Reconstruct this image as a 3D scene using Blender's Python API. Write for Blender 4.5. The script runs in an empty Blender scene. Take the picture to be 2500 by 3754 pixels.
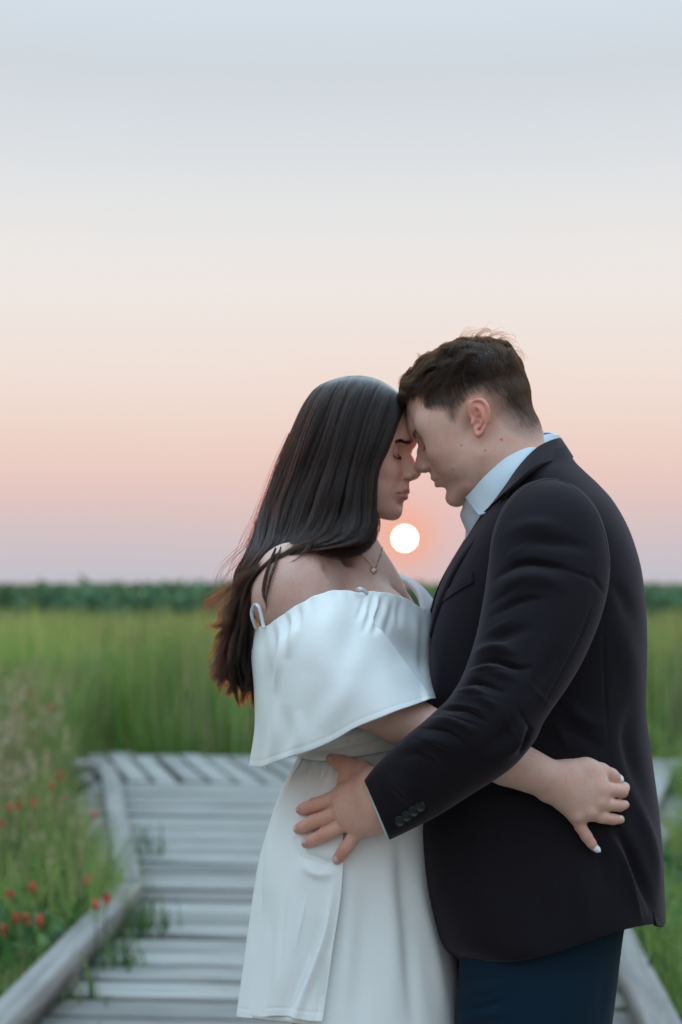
import bpy, math, random
import numpy as np
from mathutils import Vector

random.seed(7)
RNG = np.random.default_rng(11)
sc = bpy.context.scene
COL = sc.collection

# ------------------------------------------------------------------ camera
FPX, CU, CV = 5208.333, 1250.0, 1877.0          # 50 mm on a 24 mm wide frame of 2500 units
CAM_H = 1.27
PITCH = math.atan((2136.5 - CV) / FPX)
Y0 = 1.95                                        # the couple's mid plane, metres from the camera
cam_d = bpy.data.cameras.new("camera")
cam = bpy.data.objects.new("camera", cam_d)
COL.objects.link(cam)
cam.location = (0, 0, CAM_H)
cam.rotation_euler = (math.pi / 2 + PITCH, 0, 0)
cam_d.sensor_fit = 'HORIZONTAL'
cam_d.sensor_width = 24.0
cam_d.lens = 50.0
cam_d.clip_start = 0.05
cam_d.clip_end = 6000.0
cam_d.dof.use_dof = True
cam_d.dof.focus_distance = 1.83
cam_d.dof.aperture_fstop = 3.2
sc.camera = cam

# ------------------------------------------------------------------ sky and sun
SUN_AZ = math.atan((1484 - CU) / FPX)            # east of the view axis
SUN_EL = math.atan((2136.5 - 1974) / FPX)
SUN_DIR = Vector((math.sin(SUN_AZ) * math.cos(SUN_EL), math.cos(SUN_AZ) * math.cos(SUN_EL), math.sin(SUN_EL)))


def s2l(c):
    c = np.asarray(c, float) / 255.0
    return tuple(np.where(c <= 0.04045, c / 12.92, ((c + 0.055) / 1.055) ** 2.4))


class NT:
    """small node-tree helper"""
    def __init__(self, nt):
        self.nt = nt
        nt.nodes.clear()

    def n(self, t, **kw):
        nd = self.nt.nodes.new(t)
        for k, v in kw.items():
            setattr(nd, k, v)
        return nd

    def l(self, a, b):
        self.nt.links.new(a, b)

    def m(self, op, a, b=None, c=None, clamp=False):
        nd = self.n('ShaderNodeMath', operation=op, use_clamp=clamp)
        for i, v in enumerate((a, b, c)):
            if v is None:
                continue
            if isinstance(v, (int, float)):
                nd.inputs[i].default_value = v
            else:
                self.l(v, nd.inputs[i])
        return nd.outputs[0]

    def mix(self, f, a, b, mode='MIX'):
        nd = self.n('ShaderNodeMix', data_type='RGBA', blend_type=mode)
        for s, v in ((nd.inputs[0], f), (nd.inputs[6], a), (nd.inputs[7], b)):
            if isinstance(v, (int, float)):
                s.default_value = v
            elif isinstance(v, (tuple, list)):
                s.default_value = (*v[:3], 1)
            else:
                self.l(v, s)
        return nd.outputs[2]

    def ramp(self, f, stops, interp='LINEAR'):
        nd = self.n('ShaderNodeValToRGB')
        nd.color_ramp.interpolation = interp
        el = nd.color_ramp.elements
        while len(el) < len(stops):
            el.new(0.5)
        for e, (p, c) in zip(el, stops):
            e.position = p
            e.color = (*c[:3], 1) if not isinstance(c, (int, float)) else (c, c, c, 1)
        self.l(f, nd.inputs[0])
        return nd.outputs[0]

    def noise(self, vec=None, scale=5.0, detail=3.0, rough=0.5, dist=0.0):
        nd = self.n('ShaderNodeTexNoise')
        nd.inputs['Scale'].default_value = scale
        nd.inputs['Detail'].default_value = detail
        nd.inputs['Roughness'].default_value = rough
        nd.inputs['Distortion'].default_value = dist
        if vec is not None:
            self.l(vec, nd.inputs['Vector'])
        return nd.outputs[0]


world = bpy.data.worlds.new("World")
sc.world = world
world.use_nodes = True
W = NT(world.node_tree)
tc = W.n('ShaderNodeTexCoord')
sep = W.n('ShaderNodeSeparateXYZ')
W.l(tc.outputs['Generated'], sep.inputs[0])
elev = W.m('MULTIPLY', W.m('ARCSINE', sep.outputs[2]), 180 / math.pi)      # degrees
t_el = W.m('DIVIDE', elev, 30.0, clamp=True)
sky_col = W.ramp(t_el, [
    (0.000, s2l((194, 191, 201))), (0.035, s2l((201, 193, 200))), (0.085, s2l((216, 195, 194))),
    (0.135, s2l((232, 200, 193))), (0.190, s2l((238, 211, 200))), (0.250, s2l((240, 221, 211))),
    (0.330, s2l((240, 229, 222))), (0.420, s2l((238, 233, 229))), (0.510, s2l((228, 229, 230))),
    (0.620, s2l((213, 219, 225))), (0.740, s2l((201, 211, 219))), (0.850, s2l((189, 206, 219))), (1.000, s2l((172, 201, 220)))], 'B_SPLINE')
# dome brightened overcast-like and tinted bluer above the frame, added to light the couple
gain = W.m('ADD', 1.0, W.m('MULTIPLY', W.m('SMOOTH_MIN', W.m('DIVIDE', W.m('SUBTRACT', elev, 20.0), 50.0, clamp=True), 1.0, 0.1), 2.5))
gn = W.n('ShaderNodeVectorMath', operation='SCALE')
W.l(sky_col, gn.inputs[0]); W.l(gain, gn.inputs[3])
# aureole round the low sun
dt = W.n('ShaderNodeVectorMath', operation='DOT_PRODUCT')
W.l(tc.outputs['Generated'], dt.inputs[0]); dt.inputs[1].default_value = SUN_DIR
ang = W.m('MULTIPLY', W.m('ARCCOSINE', W.m('MINIMUM', dt.outputs['Value'], 0.9999999)), 180 / math.pi)
a1 = W.m('MULTIPLY', W.m('EXPONENT', W.m('MULTIPLY', W.m('MULTIPLY', ang, ang), -1 / (1.25 ** 2))), 0.58)
a2 = W.m('MULTIPLY', W.m('EXPONENT', W.m('DIVIDE', ang, -2.8)), 0.52)
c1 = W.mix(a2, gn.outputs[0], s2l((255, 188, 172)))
c2 = W.mix(a1, c1, s2l((255, 160, 112)))
disc = W.m('LESS_THAN', ang, 0.385)
c3 = W.mix(disc, c2, (16.0, 14.0, 10.0))
below = W.m('LESS_THAN', sep.outputs[2], -0.002)
c4 = W.mix(below, c3, s2l((120, 125, 110)))
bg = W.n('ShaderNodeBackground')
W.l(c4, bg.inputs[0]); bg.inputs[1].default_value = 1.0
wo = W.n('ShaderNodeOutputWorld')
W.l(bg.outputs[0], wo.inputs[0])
world.cycles.sampling_method = 'MANUAL'
world.cycles.sample_map_resolution = 2048

sun_d = bpy.data.lights.new("sun", 'SUN')
sun_d.energy = 1.4
sun_d.angle = math.radians(0.53)
sun_d.color = (1.0, 0.34, 0.15)
sun = bpy.data.objects.new("sun", sun_d)
COL.objects.link(sun)
sun.rotation_euler = SUN_DIR.to_track_quat('Z', 'Y').to_euler()

sc.view_settings.view_transform = 'Standard'
sc.view_settings.look = 'None'
sc.view_settings.exposure = 0.0
sc.view_settings.gamma = 1.0
sc.view_settings.use_curve_mapping = False
sc.render.engine = 'CYCLES'
sc.cycles.use_denoising = True
sc.cycles.max_bounces = 6
sc.cycles.diffuse_bounces = 3
sc.cycles.glossy_bounces = 3
sc.cycles.transparent_max_bounces = 8
sc.cycles.sample_clamp_indirect = 4.0

# ------------------------------------------------------------------ helpers
SP, CP = math.sin(PITCH), math.cos(PITCH)


def P(u, v, d=0.0):
    """point d metres behind the couple's mid plane, seen at (u, v) of the 2500 x 3754 frame"""
    u = np.asarray(u, float); v = np.asarray(v, float); d = np.asarray(d, float)
    a = (u - CU) / FPX
    b = (CV - v) / FPX
    Y = Y0 + d
    yw = CP - b * SP
    zw = SP + b * CP
    return np.stack(np.broadcast_arrays(a / yw * Y, Y, CAM_H + zw / yw * Y), -1)


def UV(p):
    """inverse of P for the picture coordinates"""
    p = np.asarray(p, float)
    y = p[..., 1]; z = p[..., 2] - CAM_H
    fwd = y * CP + z * SP
    upc = -y * SP + z * CP
    return CU + p[..., 0] / fwd * FPX, CV - upc / fwd * FPX


def PP(lst):
    a = np.asarray(lst, float)
    return P(a[:, 0], a[:, 1], a[:, 2])


def link(name, me, mat=None, parent=None, smooth=True):
    o = bpy.data.objects.new(name, me)
    COL.objects.link(o)
    if mat is not None:
        me.materials.append(mat)
    if smooth and hasattr(me, 'polygons') and len(me.polygons):
        me.polygons.foreach_set('use_smooth', np.ones(len(me.polygons), bool))
    if parent is not None:
        o.parent = parent
    return o


def mesh_np(name, verts, faces, mat=None, parent=None, smooth=True, col=None):
    """faces: (n,4) or (n,3) int array"""
    verts = np.asarray(verts, np.float32); faces = np.asarray(faces, np.int32)
    me = bpy.data.meshes.new(name)
    me.vertices.add(len(verts)); me.vertices.foreach_set('co', verts.ravel())
    k = faces.shape[1]
    me.loops.add(faces.size); me.loops.foreach_set('vertex_index', faces.ravel())
    me.polygons.add(len(faces))
    me.polygons.foreach_set('loop_start', np.arange(0, faces.size, k, dtype=np.int32))
    me.update(calc_edges=True)
    if col is not None:
        at = me.attributes.new('Col', 'FLOAT_COLOR', 'POINT')
        c = np.ones((len(verts), 4), np.float32); c[:, :3] = col
        at.data.foreach_set('color', c.ravel())
    me.validate()
    return link(name, me, mat, parent, smooth)


def empty(name, loc=(0, 0, 0), label=None, cat=None, group=None, kind=None, parent=None):
    o = bpy.data.objects.new(name, None)
    o.empty_display_size = 0.1
    COL.objects.link(o)
    o.location = loc
    tag(o, label, cat, group, kind)
    if parent is not None:
        o.parent = parent
    return o


def tag(o, label=None, cat=None, group=None, kind=None):
    for k, v in (('label', label), ('category', cat), ('group', group), ('kind', kind)):
        if v:
            o[k] = v
    return o


def catmull(pts, n, closed=False):
    """resample control points (k, ...) smoothly to n samples"""
    pts = np.asarray(pts, float)
    k = len(pts)
    t = np.linspace(0, k - 1, n)
    i = np.clip(np.floor(t).astype(int), 0, k - 2)
    f = (t - i).reshape((-1,) + (1,) * (pts.ndim - 1))
    p0 = pts[np.clip(i - 1, 0, k - 1)]; p1 = pts[i]; p2 = pts[i + 1]; p3 = pts[np.clip(i + 2, 0, k - 1)]
    p0 = np.where((i == 0).reshape(f.shape), 2 * p1 - p2, p0)
    p3 = np.where((i == k - 2).reshape(f.shape), 2 * p2 - p1, p3)
    return 0.5 * ((2 * p1) + (-p0 + p2) * f + (2 * p0 - 5 * p1 + 4 * p2 - p3) * f ** 2 + (-p0 + 3 * p1 - 3 * p2 + p3) * f ** 3)


def grid_faces(nr, nc, wrap=False, off=0):
    r = np.arange(nr - 1)[:, None]; c = np.arange(nc if wrap else nc - 1)[None, :]
    c2 = (c + 1) % nc
    a = r * nc + c; b = r * nc + c2; d = (r + 1) * nc + c; e = (r + 1) * nc + c2
    return np.stack([a, d, e, b], -1).reshape(-1, 4) + off


def vnormals(v, f):
    v = np.asarray(v, float)
    e1 = v[f[:, 2]] - v[f[:, 0]]
    e2 = v[f[:, -1]] - v[f[:, 1]]
    n = np.cross(e1, e2)
    out = np.zeros_like(v)
    for k in range(f.shape[1]):
        np.add.at(out, f[:, k], n)
    return out / np.maximum(np.linalg.norm(out, axis=1, keepdims=True), 1e-12)


def seg_dist(u, v, poly):
    """distance in picture units to a polyline, and the 0..1 position along it"""
    poly = np.asarray(poly, float)
    best = np.full(u.shape, 1e9); tt = np.zeros(u.shape); side = np.zeros(u.shape)
    L = np.r_[0, np.cumsum(np.linalg.norm(np.diff(poly, axis=0), axis=1))]
    for i in range(len(poly) - 1):
        a, b = poly[i], poly[i + 1]
        e = b - a; l2 = e @ e
        t = np.clip(((u - a[0]) * e[0] + (v - a[1]) * e[1]) / l2, 0, 1)
        dx = u - a[0] - t * e[0]; dy = v - a[1] - t * e[1]
        d = np.hypot(dx, dy)
        m = d < best
        best = np.where(m, d, best)
        tt = np.where(m, (L[i] + t * (L[i + 1] - L[i])) / L[-1], tt)
        side = np.where(m, e[0] * dy - e[1] * dx, side)
    return best, tt, np.sign(side)


def folds(verts, faces, specs, facing=0.05):
    """push cloth in or out along creases; specs: (polyline, amp_mm, width, kind) kind 'r' ridge/groove, 's' step"""
    n = vnormals(verts, faces)
    view = verts - np.array([0, 0, CAM_H]); view /= np.linalg.norm(view, axis=1, keepdims=True)
    fc = -(n * view).sum(1)
    if np.median(fc[np.abs(fc) > .2]) < 0 and False:
        n = -n; fc = -fc
    vis = np.clip((fc + facing) / 0.3, 0, 1)
    u, v = UV(verts)
    disp = np.zeros(len(verts))
    for poly, amp, wid, kind in specs:
        pl = catmull(np.asarray(poly, float), max(12, 5 * len(poly)))
        d, t, s = seg_dist(u, v, pl)
        end = np.sin(np.pi * np.clip(t, 0.0, 1.0)) ** 1.3
        if kind == 'r':
            disp += amp * 1e-3 * np.exp(-(d / wid) ** 2) * end
        elif kind == 'S':     # step that keeps its full height to both ends
            disp += amp * 1e-3 * 0.5 * s * np.where(d < 3 * wid, np.exp(-(d / (1.2 * wid))) , 0)
        elif kind == 'e':     # pleat edge, an abrupt drop on one side
            disp += amp * 1e-3 * np.where(s > 0, np.exp(-(d / (wid * 2.5)) ** 2), np.clip(1 - d / 4.0, 0, 1)) * np.clip(end * 2, 0, 1)
            disp -= amp * 0.35e-3 * np.where(s > 0, 0, np.exp(-(d / (wid * 1.2)) ** 2)) * np.clip(end * 2, 0, 1)
        else:                 # steep one side, gentle the other
            w = np.where(s > 0, wid, wid * 0.32)
            disp += amp * 1e-3 * np.exp(-(d / w) ** 1.25 * 1.1) * end
    return verts + n * (disp * vis)[:, None]


def loft(sections, nr=120, nc=72, arc=None):
    """sections: (Au, Av, Bu, Bv, depth, half thickness, exponent); ring = superellipse from A to B in the picture plane, thick in depth"""
    S = catmull([list(s) + [2.0] * (7 - len(s)) for s in sections], nr)
    th = np.linspace(0, 2 * np.pi, nc, endpoint=False) if arc is None else np.linspace(arc[0], arc[1], nc)
    c, s = np.cos(th)[None], np.sin(th)[None]
    e = (2.0 / S[:, 6])[:, None]
    ca = np.sign(c) * np.abs(c) ** e; sa = np.sign(s) * np.abs(s) ** e
    mid = (S[:, 0:2] + S[:, 2:4]) / 2; hf = (S[:, 0:2] - S[:, 2:4]) / 2
    uv = mid[:, None, :] + hf[:, None, :] * ca[..., None]
    d = S[:, 4][:, None] - np.maximum(S[:, 5], 0.001)[:, None] * sa
    v = P(uv[..., 0], uv[..., 1], d)
    return v.reshape(-1, 3), grid_faces(nr, nc, arc is None)


class Slab:
    """upright loft described by level slices (v, uL, uR, depth, half thickness, exponent); knows its near surface"""
    def __init__(self, rows):
        self.S = catmull(rows, 400)

    def sections(self, n=60):
        return [(r[1], r[0], r[2], r[0], r[3], r[4], r[5]) for r in self.S[np.linspace(0, 399, n).astype(int)]]

    def d(self, u, v, off=0.0):
        g = [np.interp(v, self.S[:, 0], self.S[:, k]) for k in range(1, 6)]
        x = np.clip(np.abs((np.asarray(u, float) - (g[0] + g[1]) / 2) / ((g[1] - g[0]) / 2)), 0, 0.995)
        return g[2] - g[3] * (1 - x ** g[4]) ** (1 / g[4]) - off


def patch(rows, nr=60, nc=90):
    """smooth sheet through a grid of (u, v, depth) points"""
    g = np.asarray(rows, float)
    g = catmull(g, nr)
    g = np.swapaxes(catmull(np.swapaxes(g, 0, 1), nc), 0, 1)
    v = P(g[..., 0], g[..., 1], g[..., 2]).reshape(-1, 3)
    return v, grid_faces(nr, nc)


def face_cam(v, f):
    """wind an open sheet so that it faces the camera side"""
    n = vnormals(v, f)
    view = v - np.array([0, 0, CAM_H])
    return f[:, ::-1] if (n * view).sum() > 0 else f


def thick(o, t, off=-1.0):
    md = o.modifiers.new('thickness', 'SOLIDIFY')
    md.thickness = t; md.offset = off
    return o


def orient_out(verts, faces):
    """make face winding point outwards (closed-ish shapes)"""
    n = vnormals(verts, faces)
    c = verts.mean(0)
    if ((verts - c) * n).sum() < 0:
        return faces[:, ::-1]
    return faces


def cap_ends(verts, faces, nr, nc, first=True, last=True):
    v = [verts]; f = [faces]
    k = len(verts)
    extra = []
    for end, row in ((first, 0), (last, nr - 1)):
        if not end:
            continue
        ring = np.arange(nc) + row * nc
        ctr = verts[ring].mean(0)
        v.append(ctr[None]); nxt = np.roll(ring, -1)
        q = np.stack([ring, nxt, np.full(nc, k), np.full(nc, k)], -1)
        k += 1
        extra.append(q)
    return np.concatenate(v), faces, extra


# ---- signed-distance modelling -------------------------------------------------
class Vol:
    def __init__(self, lo, hi, h, sym=False):
        self.h = h; self.sym = sym
        lo = np.asarray(lo, float); hi = np.asarray(hi, float)
        if sym:
            lo[1] = h / 2
        self.lo = lo
        n = np.ceil((hi - lo) / h).astype(int) + 1
        self.ax = [(lo[i] + np.arange(n[i]) * h).astype(np.float32) for i in range(3)]
        self.F = np.full(n, 1e3, np.float32)

    def box(self, lo, hi):
        sl = []
        for i in range(3):
            a = np.searchsorted(self.ax[i], lo[i]); b = np.searchsorted(self.ax[i], hi[i])
            sl.append(slice(max(a, 0), max(b, 0)))
        return tuple(sl)

    def pts(self, sl):
        return (self.ax[0][sl[0]][:, None, None], self.ax[1][sl[1]][None, :, None], self.ax[2][sl[2]][None, None, :])

    def comb(self, sl, d, k, op):
        A = self.F[sl]
        if A.size == 0:
            return
        if op == 'sub':
            a, b = -A, d
        else:
            a, b = A, d
        if k > 0:
            hh = np.maximum(k - np.abs(a - b), 0) / k
            r = np.minimum(a, b) - hh * hh * k * 0.25
        else:
            r = np.minimum(a, b)
        self.F[sl] = -r if op == 'sub' else r

    def ell(self, c, r, k=0.0, op='add', rot=None):
        c = np.asarray(c, float); r = np.asarray(r, float) * np.ones(3)
        m = (r.max() if rot is not None else r) + 2.6 * k + 2 * self.h
        sl = self.box(c - m, c + m)
        X, Y, Z = self.pts(sl)
        X = X - c[0]; Y = Y - c[1]; Z = Z - c[2]
        if rot is not None:
            R = np.asarray(rot)           # rows are the ellipsoid's axes
            X, Y, Z = (R[0, 0] * X + R[0, 1] * Y + R[0, 2] * Z, R[1, 0] * X + R[1, 1] * Y + R[1, 2] * Z, R[2, 0] * X + R[2, 1] * Y + R[2, 2] * Z)
        k0 = np.sqrt((X / r[0]) ** 2 + (Y / r[1]) ** 2 + (Z / r[2]) ** 2)
        k1 = np.sqrt((X / r[0] ** 2) ** 2 + (Y / r[1] ** 2) ** 2 + (Z / r[2] ** 2) ** 2)
        d = k0 * (k0 - 1) / np.maximum(k1, 1e-9)
        self.comb(sl, d.astype(np.float32), k, op)

    def cone(self, a, b, ra, rb, k=0.0, op='add', squash=None):
        a = np.asarray(a, float); b = np.asarray(b, float)
        m = max(ra, rb) + 1.5 * k + 2 * self.h
        sl = self.box(np.minimum(a, b) - m, np.maximum(a, b) + m)
        X, Y, Z = self.pts(sl)
        e = b - a; l2 = max(e @ e, 1e-12)
        t = np.clip(((X - a[0]) * e[0] + (Y - a[1]) * e[1] + (Z - a[2]) * e[2]) / l2, 0, 1)
        d = np.sqrt((X - a[0] - t * e[0]) ** 2 + (Y - a[1] - t * e[1]) ** 2 + (Z - a[2] - t * e[2]) ** 2) - (ra + t * (rb - ra))
        self.comb(sl, d.astype(np.float32), k, op)

    def tube(self, pts, rad, k=0.0, op='add', kin=None):
        """chain of cones; united among themselves first when they are to be subtracted"""
        for i in range(len(pts) - 1):
            self.cone(pts[i], pts[i + 1], rad[i], rad[i + 1], k if i == 0 or kin is None else kin, op)

    def mesh(self):
        F = self.F; lo = self.lo.copy()
        if self.sym:
            F = np.concatenate([F[:, ::-1, :], F], 1)
            lo[1] = -self.lo[1] - (self.F.shape[1] - 1) * self.h
        return surface_nets(F, lo, self.h)


def surface_nets(F, lo, h):
    nx, ny, nz = F.shape
    ins = F < 0
    cnt = np.zeros((nx - 1, ny - 1, nz - 1), np.int8)
    offs = [(i, j, k) for i in (0, 1) for j in (0, 1) for k in (0, 1)]
    for i, j, k in offs:
        cnt += ins[i:nx - 1 + i, j:ny - 1 + j, k:nz - 1 + k]
    act = (cnt > 0) & (cnt < 8)
    idx = np.full(act.shape, -1, np.int64)
    cells = np.argwhere(act)
    idx[act] = np.arange(len(cells))
    val = np.stack([F[cells[:, 0] + i, cells[:, 1] + j, cells[:, 2] + k] for i, j, k in offs], 1)
    pos = np.zeros((len(cells), 3)); num = np.zeros(len(cells))
    O = np.array(offs, float)
    for a in range(8):
        for b in range(a + 1, 8):
            if np.abs(O[a] - O[b]).sum() != 1:
                continue
            va, vb = val[:, a], val[:, b]
            m = (va < 0) != (vb < 0)
            t = np.where(m, va / np.where(m, va - vb, 1), 0)
            pos += np.where(m[:, None], O[a] + (O[b] - O[a]) * t[:, None], 0); num += m
    v = (cells + pos / np.maximum(num, 1)[:, None]) * h + lo
    quads = []
    for ax in range(3):
        s0 = [slice(None)] * 3; s1 = [slice(None)] * 3
        s0[ax] = slice(0, -1); s1[ax] = slice(1, None)
        A = ins[tuple(s0)]; B = ins[tuple(s1)]
        e = np.argwhere(A != B)
        b1, b2 = [(1, 2), (2, 0), (0, 1)][ax]
        ok = (e[:, b1] > 0) & (e[:, b2] > 0) & (e[:, b1] < F.shape[b1] - 1) & (e[:, b2] < F.shape[b2] - 1)
        e = e[ok]
        flip = A[tuple(e.T)]
        def cell(d1, d2):
            c = e.copy(); c[:, b1] -= d1; c[:, b2] -= d2
            return idx[tuple(c.T)]
        q = np.stack([cell(1, 1), cell(0, 1), cell(0, 0), cell(1, 0)], 1)
        q[~flip] = q[~flip][:, ::-1]
        quads.append(q)
    f = np.concatenate(quads)
    return v, f[(f >= 0).all(1)]


def smooth_mesh(v, f, it=2, lam=0.5, w=None):
    a = np.concatenate([f[:, i] for i in range(4)]); b = np.concatenate([f[:, (i + 1) % 4] for i in range(4)])
    for _ in range(it):
        acc = np.zeros_like(v); num = np.zeros(len(v))
        np.add.at(acc, a, v[b]); np.add.at(num, a, 1)
        nv = acc / np.maximum(num, 1)[:, None]
        l = lam if w is None else (lam * w)[:, None]
        v = v + (nv - v) * l
    return v


def hair_object(name, strands, radius, mat, parent=None, tip=0.25):
    """strands: (n, k, 3) array of points -> one curves object"""
    n, k, _ = strands.shape
    hc = bpy.data.hair_curves.new(name)
    hc.add_curves([k] * n)
    hc.attributes['position'].data.foreach_set('vector', strands.astype(np.float32).ravel())
    at = hc.attributes.get('radius') or hc.attributes.new('radius', 'FLOAT', 'POINT')
    prof = np.linspace(0, 1, k)
    r = (radius if np.ndim(radius) else np.full(n, radius))[:, None] * (1 - (1 - tip) * np.clip((prof - 0.55) / 0.45, 0, 1) ** 1.5)[None, :]
    at.data.foreach_set('value', r.astype(np.float32).ravel())
    o = bpy.data.objects.new(name, hc)
    COL.objects.link(o)
    hc.materials.append(mat)
    if parent is not None:
        o.parent = parent
    return o


def value_noise(p, scale, seed=0):
    """cheap smooth 3-D noise in -1..1 for vertices"""
    r = np.random.default_rng(seed)
    out = np.zeros(len(p))
    for i in range(6):
        k = r.normal(size=3); k /= np.linalg.norm(k)
        out += np.sin((p @ k) * scale * r.uniform(0.6, 1.7) + r.uniform(0, 6.28) + 1.3 * np.sin((p @ r.normal(size=3)) * scale * 0.6))
    return out / 6


# ------------------------------------------------------------------ materials
def new_mat(name):
    m = bpy.data.materials.new(name)
    m.use_nodes = True
    return m, NT(m.node_tree)


def principled(T, **kw):
    b = T.n('ShaderNodeBsdfPrincipled')
    o = T.n('ShaderNodeOutputMaterial')
    T.l(b.outputs[0], o.inputs[0])
    for k, v in kw.items():
        s = b.inputs[k.replace('_', ' ')]
        if isinstance(v, (int, float)):
            s.default_value = v
        elif isinstance(v, (tuple, list)):
            s.default_value = (*v, 1) if len(v) == 3 and s.type == 'RGBA' else v
        else:
            T.l(v, s)
    return b


def bump(T, h, strength=0.3, dist=0.001):
    nd = T.n('ShaderNodeBump')
    nd.inputs['Strength'].default_value = strength
    nd.inputs['Distance'].default_value = dist
    T.l(h, nd.inputs['Height'])
    return nd.outputs[0]

# ================================================================== setting
def wood_mat(name, base=(0.405, 0.39, 0.37), dark=(0.12, 0.115, 0.11), axis=0):
    m, T = new_mat(name)
    c = T.n('ShaderNodeTexCoord'); mp = T.n('ShaderNodeMapping')
    oi = T.n('ShaderNodeObjectInfo')
    T.l(c.outputs['Object'], mp.inputs[0])
    sc_ = [40, 40, 40]; sc_[axis] = 1.6
    mp.inputs['Scale'].default_value = sc_
    cmb = T.n('ShaderNodeCombineXYZ')
    T.l(T.m('MULTIPLY', oi.outputs['Random'], 57.0), cmb.inputs[0]); T.l(T.m('MULTIPLY', oi.outputs['Random'], 91.0), cmb.inputs[1])
    T.l(cmb.outputs[0], mp.inputs['Location'])
    g = T.noise(mp.outputs[0], 1.0, 5, 0.62, 0.6)
    mp2 = T.n('ShaderNodeMapping'); T.l(c.outputs['Object'], mp2.inputs[0]); T.l(cmb.outputs[0], mp2.inputs['Location'])
    mp2.inputs['Scale'].default_value = (3, 3, 3)
    st = T.noise(mp2.outputs[0], 1.0, 3, 0.6)
    f = T.ramp(g, [(0.30, 0.0), (0.68, 1.0)])
    col = T.mix(f, dark, base)
    tone = T.m('ADD', 0.72, T.m('MULTIPLY', oi.outputs['Random'], 0.5))
    col = T.mix(T.ramp(st, [(0.45, 0.0), (0.75, 0.55)]), col, (0.36, 0.33, 0.30))
    nd = T.n('ShaderNodeVectorMath', operation='SCALE'); T.l(col, nd.inputs[0]); T.l(tone, nd.inputs[3])
    b = principled(T, Base_Color=nd.outputs[0], Roughness=0.75)
    T.l(bump(T, g, 0.6, 0.003), b.inputs['Normal'])
    return m


M_wood = wood_mat('weathered_wood')
M_kerb = wood_mat('weathered_kerb_wood', (0.36, 0.345, 0.33), (0.15, 0.14, 0.135), 1)

# ground sheet out to the horizon
m, T = new_mat('marsh_soil')
tcn = T.n('ShaderNodeTexCoord')
n1 = T.noise(tcn.outputs['Object'], 0.35, 5, 0.6); n2 = T.noise(tcn.outputs['Object'], 6.0, 4, 0.6)
cg = T.mix(T.ramp(n1, [(0.35, 0.0), (0.65, 1.0)]), (0.030, 0.050, 0.016), (0.055, 0.075, 0.025))
cg = T.mix(T.m('MULTIPLY', n2, 0.5), cg, (0.03, 0.035, 0.018))
principled(T, Base_Color=cg, Roughness=0.95)
GZ = -0.32
xs = np.array([-3000, -300, -40, -8, 8, 40, 300, 3000.0]); ys = np.array([-60, -4, 4, 12, 30, 90, 600, 5000.0])
gx, gy = np.meshgrid(xs, ys)
gv = np.stack([gx, gy, np.full_like(gx, GZ)], -1).reshape(-1, 3)
tag(mesh_np('ground', gv, grid_faces(8, 8)[:, ::-1], m, smooth=False), 'marsh soil under the reeds', kind='structure')

# boardwalk (own axes: y runs along the walk)
BW = empty('boardwalk', (0, 0, 0), 'grey weathered boardwalk under the couple', kind='structure')
TH = math.atan(0.072)
BW.rotation_euler = (0, 0, -TH)


def bw2w(x, y):
    return x * math.cos(TH) + y * math.sin(TH), -x * math.sin(TH) + y * math.cos(TH)


def slab(poly, z0, z1, bev=0.006):
    """bevelled slab over a convex quad (4 xy points)"""
    q = np.asarray(poly, float); c = q.mean(0)
    ins = c + (q - c) * (1 - bev / np.maximum(np.linalg.norm(q - c, axis=1, keepdims=True), 1e-6) * 1.0)
    # inset by a fixed distance along both local edge directions
    ins = q.copy()
    for i in range(4):
        a = q[(i - 1) % 4] - q[i]; b = q[(i + 1) % 4] - q[i]
        ins[i] = q[i] + bev * a / np.linalg.norm(a) + bev * b / np.linalg.norm(b)
    rows = [np.c_[q, np.full(4, z0)], np.c_[q, np.full(4, z1 - bev)], np.c_[ins, np.full(4, z1)]]
    v = np.concatenate(rows)
    f = list(grid_faces(3, 4, True)[:, ::-1]) + [np.array([8, 9, 10, 11]), np.array([3, 2, 1, 0])]
    return v, np.array(f)


rp = random.Random(5)
y = -1.6
while y < 9.05:
    w = 0.146 + rp.uniform(-0.008, 0.005)
    t = min(max((y - 5.45) / 2.6, 0), 1)
    xl = -1.21 - 0.98 * t + rp.uniform(-0.03, 0.02); xr = 0.60 + 0.78 * t + rp.uniform(-0.02, 0.03)
    sk = rp.uniform(-0.005, 0.005); dz = rp.uniform(-0.006, 0.006)
    cx, cy = (xl + xr) / 2, y + w / 2
    v, f = slab([(xl - cx, -w / 2 - sk), (xr - cx, -w / 2 + sk), (xr - cx, w / 2 + sk), (xl - cx, w / 2 - sk)], -0.038, 0.0, 0.005)
    o = mesh_np('plank', v, f, M_wood, BW, smooth=False)
    o.location = (cx, cy, dz); o.rotation_euler = (0, rp.uniform(-0.002, 0.002), 0)
    y += w + rp.uniform(0.032, 0.052)
# cross walk with boards laid on the skew
CY0, CY1, SKEW = 9.10, 10.45, 0.46
x = -2.6
while x < 7.0:
    w = 0.138
    cx = x; cy = (CY0 + CY1) / 2
    hy = (CY1 - CY0) / 2
    v, f = slab([(SKEW / 2, -hy), (SKEW / 2 + w, -hy), (-SKEW / 2 + w, hy), (-SKEW / 2, hy)], -0.038, 0.0, 0.006)
    o = mesh_np('plank', v, f, M_wood, BW, smooth=False)
    o.location = (cx, cy, rp.uniform(-0.008, 0.008)); o.rotation_euler = (rp.uniform(-0.003, 0.003), 0, 0)
    x += w + rp.uniform(0.030, 0.05)
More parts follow.
